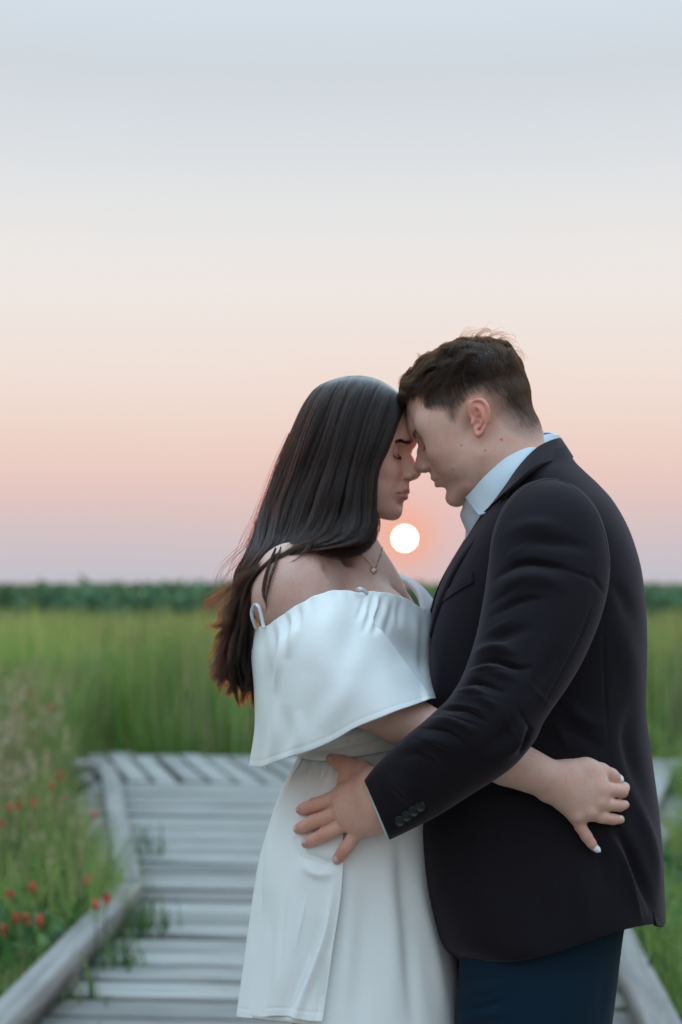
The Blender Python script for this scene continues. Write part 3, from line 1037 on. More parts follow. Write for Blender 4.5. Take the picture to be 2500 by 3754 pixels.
for (u, vv, an, ln, am, wd) in ((1780, 2225, -32, 190, -3, 8), (1770, 2330, -28, 150, 2.6, 9), (1752, 2385, -20, 170, -4, 8), (1735, 2440, -8, 150, 3.2, 9), (1712, 2478, -6, 170, -4.5, 8), (1690, 2518, 2, 160, 3.4, 9),
                               (1655, 2545, 8, 190, -4.5, 8), (1625, 2580, 10, 170, 3.2, 9), (1590, 2620, 14, 190, -4, 8), (1545, 2665, 18, 180, 2.8, 9), (1500, 2700, 20, 170, -3, 8), (1455, 2745, 28, 150, 2.2, 9),
                               (1890, 2560, 62, 160, -2.6, 9), (1850, 2590, 68, 170, 2.2, 10), (1930, 2480, 50, 170, 2, 11), (2080, 2090, 20, 110, -3, 9), (1835, 2060, -35, 150, 2.4, 9), (2160, 2080, 58, 130, -2.6, 9), (1420, 2870, 40, 120, 1.8, 9)):
    t_ = math.radians(an); c_, s_ = math.cos(t_), math.sin(t_)
    SF.append(([(u, vv), (u + ln * 0.5 * c_ - 10 * s_, vv + ln * 0.5 * s_ - 8 * c_), (u + ln * c_, vv + ln * s_)], am, wd, 'a'))
v = folds(v, f, SF)
v = v + vnormals(v, f) * (0.0012 * value_noise(v, 45.0, 4))[:, None]
SLEEVE = child('sleeve', v, f, M_suit, MAN, par=JACKET)
thick(SLEEVE, 0.004)
seam = [(1812, 2010), (1816, 1975), (1846, 1890), (1892, 1822), (1955, 1775), (2020, 1757), (2085, 1776), (2140, 1822), (2188, 1888), (2222, 1980), (2234, 2080)]
sc_ = catmull(np.array(seam, float), 90)
sd_ = np.minimum(np.array([on_sleeve(u, w) for u, w in sc_ * 0.97 + np.array([2015.0, 2060.0]) * 0.03]), JB.d(sc_[:, 0], sc_[:, 1])) - 0.002
sd_ = np.convolve(np.r_[[sd_[0]] * 5, sd_, [sd_[-1]] * 5], np.ones(11) / 11, 'valid')
SEAMP = P(sc_[:, 0], sc_[:, 1], sd_)
# other arm, round the far side of the other person
v, f = loft([(1830, 1860, 2170, 1880, 0.17, 0.06), (1780, 2080, 2160, 2120, 0.20, 0.07), (1730, 2350, 2090, 2400, 0.235, 0.07), (1620, 2560, 1960, 2680, 0.25, 0.066),
             (1480, 2680, 1680, 2870, 0.235, 0.055), (1340, 2780, 1440, 2960, 0.21, 0.042)], 60, 40)
o = child('sleeve', v, orient_out(v, f), M_suit, MAN, par=JACKET); thick(o, 0.004)
# cuff overlap with its lower corner, and the four buttons
m, T = new_mat('horn_button')
principled(T, Base_Color=(0.012, 0.012, 0.013), Roughness=0.25)
M_button = m
for (u, vv) in ((1466, 3010), (1491, 2992), (1517, 2974), (1541, 2956)):
    d = float(on_sleeve(u, vv)) - 0.003
    c = P(u, vv, d)
    nrm = P(u, vv, d - 0.01) - c; nrm /= np.linalg.norm(nrm)
    nrm = nrm + np.array([-0.25, 0, -0.35]); nrm /= np.linalg.norm(nrm)
    a = np.cross(nrm, [0, 0, 1]); a /= np.linalg.norm(a); b_ = np.cross(nrm, a)
    th = np.linspace(0, 2 * np.pi, 24, endpoint=False)
    prof = [(0.0064, -0.0015), (0.0066, 0.0006), (0.0060, 0.0013), (0.0050, 0.0011), (0.0042, 0.0004), (0.0012, 0.0003), (0.00001, 0.0003)]
    ring = np.array([[c + r * (math.cos(t) * a + math.sin(t) * b_) + h * nrm for t in th] for r, h in prof]).reshape(-1, 3)
    bo = child('button', ring, grid_faces(len(prof), 24, True)[:, ::-1], M_button, MAN, par=JACKET)
    for (hx, hy) in ((1, 1), (1, -1), (-1, 1), (-1, -1)):
        q = c + 0.0013 * (hx * a + hy * b_) + 0.0005 * nrm
        rr = np.array([[q + r * (math.cos(t) * a + math.sin(t) * b_) + h * nrm for t in th[::4]] for r, h in ((0.0006, 0.0), (0.0004, 0.0004), (0.00001, 0.0004))]).reshape(-1, 3)
        child('thread', rr, grid_faces(3, 6, True), M_button, MAN, par=bo)

# shirt cuff peeping out
v, f = loft([(1350, 2852, 1440, 3066, -0.191, 0.033, 2.3), (1342, 2872, 1424, 3068, -0.188, 0.034, 2.3), (1343, 2886, 1414, 3066, -0.187, 0.033, 2.3)], 12, 64)
SHIRT_CUFF = (v, orient_out(v, f))

# ---------------------------------------------------------------- collar, lapel, pocket
def band(top, bot, lift, nr=26, nc=90, mid_lift=0.0, surf=JB):
    """strip laid on a slab between two picture curves (given with optional depth)"""
    t = catmull(np.asarray(top, float), nc); b = catmull(np.asarray(bot, float), nc)
    k = np.linspace(0, 1, nr)[:, None]
    uu = t[None, :, 0] * (1 - k) + b[None, :, 0] * k; vv = t[None, :, 1] * (1 - k) + b[None, :, 1] * k
    if t.shape[1] > 2:
        d = t[None, :, 2] * (1 - k) + b[None, :, 2] * k - mid_lift * np.sin(np.pi * k) * np.sin(np.pi * np.linspace(0.02, 0.98, nc))[None] ** 0.5
    else:
        d = surf.d(uu, vv) - lift - mid_lift * np.sin(np.pi * k)
    v = P(uu, vv, d).reshape(-1, 3)
    return v, face_cam(v, grid_faces(nr, nc))


v, f = band([(2046, 1612, 0.030), (2026, 1616, -0.030), (1974, 1650, -0.078), (1914, 1714, -0.104), (1862, 1788, -0.106), (1808, 1860, -0.096), (1770, 1898, -0.080)],
            [(2092, 1682, 0.030), (2052, 1686, -0.050), (1992, 1704, -0.118), (1950, 1732, -0.145), (1900, 1778, -0.152), (1862, 1812, -0.146), (1846, 1826, -0.132)], 0, mid_lift=0.005)
o = child('collar', v, f, M_suit, MAN, par=JACKET); thick(o, 0.005, 1.0)
v, f = band([(1766, 1896, -0.074), (1740, 1938, -0.060), (1706, 1990, -0.050), (1660, 2062, -0.045), (1620, 2150, -0.045), (1594, 2232, -0.055), (1580, 2330, -0.066)],
            [(1846, 1832, -0.128), (1838, 1856, -0.132), (1790, 1930, -0.122), (1728, 2010, -0.108), (1668, 2105, -0.092), (1616, 2225, -0.082), (1583, 2340, -0.070)], 0, mid_lift=0.012)
o = child('lapel', v, f, M_suit, MAN, par=JACKET); thick(o, 0.0028, 1.0)
# far lapel
v, f = band([(1766, 1896, 0.074), (1706, 1990, 0.050), (1616, 2150, 0.042), (1568, 2310, 0.055)], [(1846, 1832, 0.128), (1790, 1930, 0.122), (1668, 2105, 0.092), (1583, 2300, 0.072)], 0)
o = child('lapel', v, f[:, ::-1], M_suit, MAN, par=JACKET); thick(o, 0.004, 1.0)
# welt pocket
v, f = band([(1632, 2172), (1680, 2132), (1735, 2096)], [(1626, 2206), (1680, 2168), (1736, 2136)], 0.0018)
o = child('pocket', v, f, M_suit, MAN, par=JACKET); thick(o, 0.0014, 1.0)
# armhole seam, a fine raised roll
def roll(name, pts, rad, mat, who, par=None, n=60, k=8):
    c = catmull(np.asarray(pts, float), n) if np.asarray(pts).shape[1] == 3 else None
    w = P(c[:, 0], c[:, 1], c[:, 2])
    return tube_mesh(name, w, rad, mat, who, par, k)


def tube_mesh(name, w, rad, mat, who, par=None, k=8, col=None):
    n = len(w)
    t = np.gradient(w, axis=0); t /= np.maximum(np.linalg.norm(t, axis=1, keepdims=True), 1e-9)
    up = np.array([0.13, -0.9, 0.4]); a = np.cross(t, up); a /= np.maximum(np.linalg.norm(a, axis=1, keepdims=True), 1e-9); b_ = np.cross(t, a)
    th = np.linspace(0, 2 * np.pi, k, endpoint=False)
    r = np.broadcast_to(np.asarray(rad, float), (n,))[:, None, None]
    v = (w[:, None] + r * (np.cos(th)[None, :, None] * a[:, None] + np.sin(th)[None, :, None] * b_[:, None])).reshape(-1, 3)
    f = grid_faces(n, k, True)
    return child(name, v, orient_out(v, f), mat, who, par=par, col=col)


tube_mesh('seam', SEAMP, 0.0003, M_suit, MAN, JACKET, 6)

# ---------------------------------------------------------------- shirt
SHIRT = child('shirt', *SHIRT_CUFF, M_shirt, MAN, label='pale blue white shirt with open collar')
thick(SHIRT, 0.002)
v, f = band([(2046, 1598, 0.028), (1998, 1596, -0.040), (1930, 1630, -0.074), (1850, 1688, -0.086), (1780, 1750, -0.080), (1735, 1800, -0.062), (1712, 1824, -0.046)],
            [(2050, 1635, 0.030), (2020, 1640, -0.036), (1965, 1676, -0.080), (1905, 1736, -0.102), (1852, 1810, -0.103), (1800, 1872, -0.094), (1761, 1892, -0.082)], 0, mid_lift=0.004)
o = child('collar', v, f, M_shirt, MAN, par=SHIRT); thick(o, 0.003, 1.0)
v, f = band([(1714, 1826, -0.030), (1704, 1842, -0.020), (1702, 1862, -0.014), (1694, 1888, -0.008), (1706, 1922, -0.010), (1722, 1958, -0.012)],
            [(1770, 1880, -0.066), (1776, 1890, -0.066), (1780, 1900, -0.064), (1782, 1930, -0.060), (1775, 1960, -0.056), (1760, 1995, -0.052)], 0, mid_lift=0.008)
o = child('placket', v, f, M_shirt, MAN, par=SHIRT); thick(o, 0.003, 1.0)
# far side of the collar and the chest below it
v, f = band([(2046, 1600, 0.028), (1990, 1590, 0.055), (1880, 1660, 0.070), (1760, 1770, 0.058), (1712, 1830, 0.030)], [(2050, 1625, 0.030), (1990, 1640, 0.075), (1880, 1740, 0.095), (1790, 1850, 0.085), (1740, 1900, 0.05)], 0)
o = child('collar', v, f[:, ::-1], M_shirt, MAN, par=SHIRT); thick(o, 0.003, 1.0)
v, f = band([(1735, 1850, 0.05), (1728, 1850, 0.0), (1750, 1870, -0.04)], [(1700, 2150, 0.05), (1690, 2150, 0.0), (1720, 2150, -0.04)], 0)
o = child('shirt_front', v, f, M_shirt, MAN, par=SHIRT); thick(o, 0.003, 1.0)

# ---------------------------------------------------------------- trousers and shoes
def zpx(z, d):
    """picture row of height z at depth d below the frame"""
    Y = Y0 + d
    return float(UV(np.array([0.0, Y, z]))[1])


for d0, k in ((-0.078, 0), (0.085, 1)):
    rows = [(3330, 1690, 2300, d0, 0.080), (3480, 1684, 2278, d0, 0.084), (3600, 1680, 2264, d0, 0.088), (3760, 1668, 2244, d0, 0.090), (4100, 1700, 2200, d0, 0.085),
            (4600, 1760, 2130, d0, 0.070), (5200, 1790, 2110, d0, 0.062), (zpx(0.02, d0), 1780, 2110, d0, 0.060)]
    v, f = loft([(r[1], r[0], r[2], r[0], r[3], r[4], 2.3) for r in rows], 140, 64)
    f = orient_out(v, f)
    if k == 0:
        v = folds(v, f, [([(1690, 3560), (1760, 3585), (1850, 3575)], -3, 12, 'a'), ([(1680, 3640), (1770, 3625), (1850, 3590)], 4, 18, 'r'), ([(1675, 3690), (1770, 3690), (1880, 3640)], -4, 13, 'a'),
                             ([(1672, 3740), (1760, 3720), (1860, 3700)], 4, 18, 'r'), ([(1918, 3500), (1914, 3600), (1905, 3754)], -1.6, 4, 'r'), ([(2180, 3520), (2140, 3620), (2100, 3754)], 2, 25, 'r'),
                             ([(2230, 3520), (2215, 3620), (2190, 3754)], -3, 16, 'r')])
    child('trousers', v, f, M_trouser, MAN)
m, T = new_mat('black_leather'); principled(T, Base_Color=(0.015, 0.013, 0.012), Roughness=0.3); M_leather = m
for d0 in (-0.078, 0.085):
    V = Vol((-0.3, -0.09, -0.01), (0.12, 0.09, 0.13), 0.006)
    V.ell((-0.10, 0, 0.035), (0.13, 0.045, 0.038), 0.02); V.ell((0.02, 0, 0.05), (0.065, 0.042, 0.06), 0.03); V.ell((-0.20, 0, 0.028), (0.07, 0.044, 0.03), 0.02)
    v, f = V.mesh(); v[:, 2] = np.maximum(v[:, 2], 0.002)
    px = P(1960, zpx(0.0, d0), d0)
    child('shoe', v + np.array([px[0], Y0 + d0, 0.0]), f, M_leather, MAN)

# ---------------------------------------------------------------- dress
DS = Slab([
    (2230, 1010, 1560, 0.035, 0.120, 2.2), (2400, 1050, 1575, 0.03, 0.125, 2.2), (2560, 1085, 1572, 0.025, 0.122, 2.2), (2680, 1105, 1566, 0.02, 0.122, 2.2), (2745, 1106, 1568, 0.02, 0.125, 2.2),
    (2800, 1078, 1580, 0.02, 0.135, 2.3), (2900, 1030, 1600, 0.02, 0.148, 2.4), (3030, 985, 1622, 0.02, 0.158, 2.4), (3160, 948, 1640, 0.02, 0.163, 2.4), (3290, 926, 1655, 0.02, 0.168, 2.4),
    (3420, 908, 1668, 0.02, 0.174, 2.4), (3560, 890, 1692, 0.02, 0.182, 2.4), (3730, 866, 1712, 0.02, 0.190, 2.4)])
v, f = loft(DS.sections(90), 160, 240)
u_, v_ = UV(v)
dv = 60 * np.clip((u_ - 900) / 500, 0, 1) * np.clip((v_ - 3000) / 730, 0, 1) ** 2
v = P(u_, v_ + dv, v[:, 1] - Y0)
f = orient_out(v, f)
DF = [
    ([(1455, 3000), (1478, 3250), (1500, 3450), (1525, 3850)], -6, 24, 'r'), ([(1410, 3000), (1425, 3250), (1440, 3450), (1440, 3850)], 4, 40, 'r'),
    ([(1525, 3060), (1545, 3300), (1590, 3500), (1660, 3850)], 5, 26, 'r'), ([(1330, 3100), (1335, 3400), (1310, 3850)], -4, 50, 'r'),
    ([(1290, 3150), (1285, 3400), (1250, 3850)], 3, 30, 'r'), ([(1482, 2700), (1482, 2800), (1484, 2900)], -1.5, 5, 'r'),
    ([(1390, 2760), (1380, 2860), (1370, 3000)], 2.5, 26, 'r'),
]
PF = [
    ([(1150, 2745), (1140, 2790), (1118, 2850)], -3, 6, 'a'), ([(1192, 2745), (1186, 2800), (1172, 2870)], 3, 6, 'a'), ([(1236, 2745), (1232, 2800), (1226, 2880)], -3, 6, 'a'), ([(1125, 2745), (1090, 2830), (1060, 2900)], 3, 7, 'a'),
    ([(1070, 3250), (1050, 3420), (1030, 3600)], -2.5, 10, 'a'), ([(1130, 3260), (1110, 3380), (1080, 3520)], 2, 12, 'a'),
    ([(1140, 2740), (1050, 2880), (1000, 3000), (965, 3130), (945, 3300), (930, 3500)], -9, 10, 'r'), ([(1165, 2740), (1075, 2890), (1020, 3010), (985, 3150), (965, 3350)], 6, 24, 'r'),
    ([(1195, 2740), (1140, 2900), (1105, 3060), (1090, 3200)], -4, 25, 'r'), ([(1228, 2740), (1200, 2900), (1185, 3050)], 3, 22, 'r'),
    ([(1225, 3200), (1198, 3410), (1157, 3540), (1112, 3650), (1060, 3790), (1040, 3850)], 10, 18, 'r'), ([(1175, 3350), (1125, 3540), (1050, 3735), (1010, 3850)], -7, 36, 'r'),
    ([(1100, 3080), (1065, 3300), (1040, 3500), (990, 3850)], 4, 50, 'r'), ([(1010, 3250), (985, 3450), (940, 3850)], -4, 30, 'r'),
    ([(1110, 3120), (1190, 3165), (1255, 3150)], -4, 18, 'r'), ([(1080, 3060), (1105, 3130), (1165, 3165)], -3.5, 14, 'r'), ([(1100, 3170), (1170, 3205), (1240, 3195)], 3, 18, 'r'),
    ([(1180, 2765), (1160, 2800), (1150, 2860)], -3, 10, 'r'), ([(1212, 2765), (1200, 2800), (1192, 2850)], -2.5, 9, 'r'),
    ([(1200, 3500), (1180, 3620), (1150, 3800)], -5, 14, 'r'),
]
DF = [(p_, a_ * 1.5, w_, k_) for p_, a_, w_, k_ in DF]
v = folds(v, f, DF)
v = v + vnormals(v, f) * (0.0016 * value_noise(v, 22.0, 9) + 0.0006 * value_noise(v * [1, 1, 0.3], 120.0, 10))[:, None]
DRESS = child('dress', v, f, M_satin, WOMAN, label='ivory satin dress with pleated skirt')
thick(DRESS, 0.002)
# the front panel of the skirt laps over the rest along a pleat
nr, nc = 220, 170
vv = np.linspace(2745, 3728, nr)[:, None]; kk = np.linspace(0, 1, nc)[None] ** 0.8
pl_ = catmull(np.array([(1257, 2745), (1258, 2900), (1256, 3170), (1246, 3308), (1215, 3506), (1180, 3735)], float), 200)
ur = np.interp(vv, pl_[:, 1], pl_[:, 0]); ul = np.interp(vv, DS.S[:, 0], DS.S[:, 1]) - 1
uu = ul + (ur - ul) * kk
dd = DS.d(uu, vv + 0 * uu) - (0.0035 + 0.0055 * kk ** 4 * np.clip((vv - 2760) / 250, 0, 1))
hem = 16 * np.clip((kk - 0.35) / 0.65, 0, 1) ** 1.5 + 5 * np.sin(kk * 9.0)
v = P(uu, vv + hem * np.clip((vv - 3500) / 228, 0, 1), dd).reshape(-1, 3)
f = face_cam(v, grid_faces(nr, nc))
v = folds(v, f, [(p_, a_ * 1.3, w_, k_) for p_, a_, w_, k_ in PF])
v = v + vnormals(v, f) * (0.0012 * value_noise(v, 26.0, 19) + 0.0004 * value_noise(v * [1, 1, 0.3], 110.0, 20))[:, None]
nn_ = vnormals(v, f).reshape(nr, nc, 3); rw = np.arange(nr)[:, None, None]
v = (v.reshape(nr, nc, 3) - nn_ * 0.0005 * np.exp(-((rw - (nr - 8)) / 0.8) ** 2) * np.sign(nn_[..., 1:2] * -1)).reshape(-1, 3)
o = child('skirt_panel', v, f, M_satin, WOMAN, par=DRESS); thick(o, 0.0014)
# stitched hem line
# belt of wrapped satin
for top, bot, lift, ml in (([(1090, 2766), (1200, 2758), (1320, 2728), (1440, 2702), (1580, 2676)], [(1100, 2778), (1200, 2786), (1320, 2768), (1440, 2746), (1580, 2720)], 0.008, 0.004),
                           ([(1096, 2728), (1200, 2706), (1320, 2672), (1440, 2640), (1580, 2610)], [(1090, 2770), (1200, 2762), (1320, 2732), (1440, 2706), (1580, 2680)], 0.006, 0.005)):
    v, f = band(top, bot, lift, 16, 100, ml, DS)
    v = folds(v, f, [([(1180, 2735), (1300, 2712), (1480, 2660)], -1.2, 5, 'r'), ([(1180, 2722), (1320, 2692), (1480, 2640)], 1.0, 6, 'r'), ([(1277, 2700), (1280, 2730)], -1.5, 4, 'r')])
    o = child('belt', v, f, M_satin, WOMAN, par=DRESS); thick(o, 0.003, 1.0)

# off-shoulder flounce over the near arm and the bust
TOP = [(960, 2306, 0.03), (916, 2322, -0.05), (942, 2300, -0.105), (981, 2290, -0.140), (1044, 2244, -0.168), (1108, 2206, -0.182), (1172, 2176, -0.184), (1248, 2161, -0.174), (1312, 2170, -0.160), (1376, 2168, -0.146), (1440, 2178, -0.124), (1504, 2202, -0.092), (1555, 2240, -0.056), (1590, 2290, -0.02)]
R1 = [(960, 2420, 0.02), (918, 2412, -0.06), (950, 2400, -0.130), (1000, 2390, -0.172), (1064, 2360, -0.200), (1130, 2330, -0.212), (1195, 2300, -0.212), (1262, 2280, -0.203), (1325, 2270, -0.188), (1388, 2262, -0.168), (1446, 2265, -0.140), (1505, 2290, -0.106), (1556, 2320, -0.072), (1592, 2360, -0.03)]
R2 = [(975, 2545, 0.02), (932, 2538, -0.06), (962, 2528, -0.140), (1012, 2512, -0.186), (1078, 2490, -0.216), (1145, 2460, -0.230), (1212, 2430, -0.232), (1280, 2406, -0.225), (1345, 2390, -0.210), (1405, 2384, -0.188), (1458, 2390, -0.156), (1508, 2400, -0.120), (1555, 2420, -0.085), (1590, 2440, -0.04)]
R3 = [(985, 2675, 0.02), (936, 2665, -0.055), (962, 2660, -0.140), (1015, 2645, -0.190), (1082, 2620, -0.222), (1152, 2590, -0.238), (1222, 2556, -0.242), (1292, 2524, -0.238), (1360, 2500, -0.226), (1422, 2488, -0.212), (1475, 2484, -0.190), (1520, 2486, -0.165), (1560, 2496, -0.135), (1590, 2505, -0.07)]
R4 = [(970, 2815, 0.01), (912, 2808, -0.05), (955, 2812, -0.135), (1006, 2794, -0.186), (1070, 2772, -0.218), (1146, 2748, -0.236), (1229, 2710, -0.244), (1306, 2666, -0.244), (1402, 2627, -0.240), (1458, 2604, -0.232), (1505, 2588, -0.220), (1545, 2574, -0.204), (1579, 2562, -0.186), (1600, 2560, -0.10)]
v, f = patch([TOP, R1, R2, R3, R4], 130, 220)
f = face_cam(v, f)
CF = [
    ([(1318, 2195), (1400, 2330), (1480, 2445), (1592, 2572)], 9, 34, 'a'), ([(1375, 2230), (1455, 2350), (1535, 2455), (1580, 2500)], -7, 40, 'r'),
    ([(1368, 2168), (1364, 2215), (1352, 2268), (1330, 2330)], -4.5, 10, 'r'), ([(1404, 2172), (1398, 2225), (1380, 2290), (1362, 2340)], -6, 13, 'r'), ([(1442, 2182), (1440, 2240), (1430, 2310), (1420, 2350)], -4, 12, 'r'),
    ([(1386, 2172), (1382, 2220), (1366, 2285)], 3, 10, 'r'), ([(1470, 2190), (1466, 2240), (1470, 2310)], -3.5, 11, 'r'), ([(1340, 2170), (1330, 2220), (1310, 2280)], -2.5, 10, 'r'),
    ([(1010, 2262), (1030, 2330), (1024, 2430), (1000, 2540)], 5, 13, 'r'), ([(992, 2275), (1004, 2340), (996, 2440), (980, 2520)], -4, 12, 'r'), ([(1056, 2232), (1072, 2275), (1066, 2350), (1050, 2420)], 4, 12, 'r'), ([(1040, 2240), (1052, 2290), (1046, 2350)], -3.5, 10, 'r'),
    ([(1088, 2215), (1098, 2260), (1092, 2320)], -3, 10, 'r'), ([(1122, 2195), (1112, 2260), (1080, 2350), (1060, 2420)], 3, 18, 'r'), ([(960, 2295), (972, 2400), (985, 2560), (965, 2790)], -5, 20, 'r'), ([(940, 2300), (955, 2500), (957, 2680), (930, 2815)], 5, 17, 'r'),
    ([(1245, 2165), (1180, 2320), (1130, 2470)], 4, 50, 'r'), ([(1310, 2175), (1290, 2330), (1225, 2500)], -4, 45, 'r'), ([(1210, 2440), (1160, 2580), (1085, 2730)], -3.5, 45, 'r'), ([(1290, 2480), (1240, 2580), (1190, 2690)], 3, 40, 'r'),
    ([(1000, 2540), (1012, 2680), (998, 2800)], 4, 24, 'r'), ([(1045, 2580), (1052, 2700), (1036, 2790)], -3.5, 22, 'r'), ([(1090, 2600), (1100, 2700), (1080, 2770)], 2.5, 22, 'r'), ([(1545, 2250), (1550, 2380), (1560, 2500)], -5, 13, 'r'), ([(1515, 2215), (1525, 2330), (1545, 2440)], 3, 16, 'r'),
]
v = folds(v, f, CF)
# gathered top edge
nr, nc = 130, 220
g = v.reshape(nr, nc, 3); k = np.exp(-np.arange(nr) / 5.0)[:, None]
ph = np.cumsum(RNG.uniform(0.25, 0.75, nc)); am = 0.0013 * RNG.uniform(0.4, 1.0, nc)
g[:, :, 1] += k * np.sin(ph)[None] * am[None]; g[:, :, 2] += 0.5 * np.exp(-np.arange(nr) / 3.0)[:, None] * (np.sin(ph * 0.7) * am)[None]
v = g.reshape(-1, 3) + vnormals(v, f) * (0.0015 * value_noise(v, 26.0, 12))[:, None]
v = v + vnormals(v, f) * (0.0005 * value_noise(v * [1.0, 1.0, 0.45], 70.0, 13))[:, None]
nn_ = vnormals(v, f).reshape(nr, nc, 3); rw = np.arange(nr)[:, None, None]
v = (v.reshape(nr, nc, 3) - nn_ * 0.0004 * np.exp(-((rw - (nr - 6)) / 1.0) ** 2) * np.sign(nn_[..., 1:2] * -1)).reshape(-1, 3)
o = child('flounce', v, f, M_satin, WOMAN, par=DRESS); thick(o, 0.0012)
# far shoulder edge of the dress
v, f = band([(1450, 2104, 0.125), (1493, 2122, 0.115), (1534, 2147, 0.105), (1566, 2180, 0.095), (1592, 2222, 0.08), (1600, 2300, 0.07)],
            [(1462, 2122, 0.105), (1508, 2156, 0.085), (1534, 2192, 0.065), (1541, 2232, 0.045), (1543, 2275, 0.03), (1550, 2330, 0.02)], 0, 16, 60, 0.01)
o = child('neckline', v, f, M_lace, WOMAN, par=DRESS); thick(o, 0.003, 1.0)


def ribbon(name, pts, w, mat, who, par):
    c = catmull(np.asarray(pts, float), 50); w3 = P(c[:, 0], c[:, 1], c[:, 2])
    t = np.gradient(w3, axis=0); t /= np.linalg.norm(t, axis=1, keepdims=True)
    s = np.cross(t, np.array([0.35, -1.0, 0.15])); s /= np.linalg.norm(s, axis=1, keepdims=True)
    v = np.stack([w3 - s * w, w3, w3 + s * w], 1).reshape(-1, 3)
    f = grid_faces(50, 3)
    o = child(name, v, face_cam(v, f), mat, who, par=par)
    thick(o, 0.0012)


ribbon('strap', [(940, 2305, -0.11), (927, 2270, -0.118), (923, 2245, -0.120), (930, 2222, -0.125), (940, 2217, -0.130), (950, 2226, -0.134), (957, 2250, -0.136), (964, 2285, -0.138), (968, 2300, -0.14)], 0.0022, M_lace, WOMAN, DRESS)
ribbon('strap', [(1310, 2166, -0.165), (1316, 2160, -0.168), (1326, 2161, -0.168), (1338, 2168, -0.162), (1350, 2176, -0.155)], 0.0026, M_lace, WOMAN, DRESS)

# ---------------------------------------------------------------- heads
def head_frame(face, pitch, yaw, roll=0.0):
    """columns: forward, lateral (towards +y of the head), up; face -1 looks to -X, +1 to +X"""
    f = np.array([face, 0, 0.0]); u = np.array([0, 0, 1.0]); l = np.cross(u, f)
    p = math.radians(pitch)
    f, u = math.cos(p) * f - math.sin(p) * u, math.cos(p) * u + math.sin(p) * f
    y = math.radians(yaw)
    Rz = np.array([[math.cos(y), -math.sin(y), 0], [math.sin(y), math.cos(y), 0], [0, 0, 1]])
    R = Rz @ np.stack([f, l, u], 1)
    r = math.radians(roll)      # roll about the head's own forward axis
    Rr = np.array([[1, 0, 0], [0, math.cos(r), -math.sin(r)], [0, math.sin(r), math.cos(r)]])
    return R @ Rr


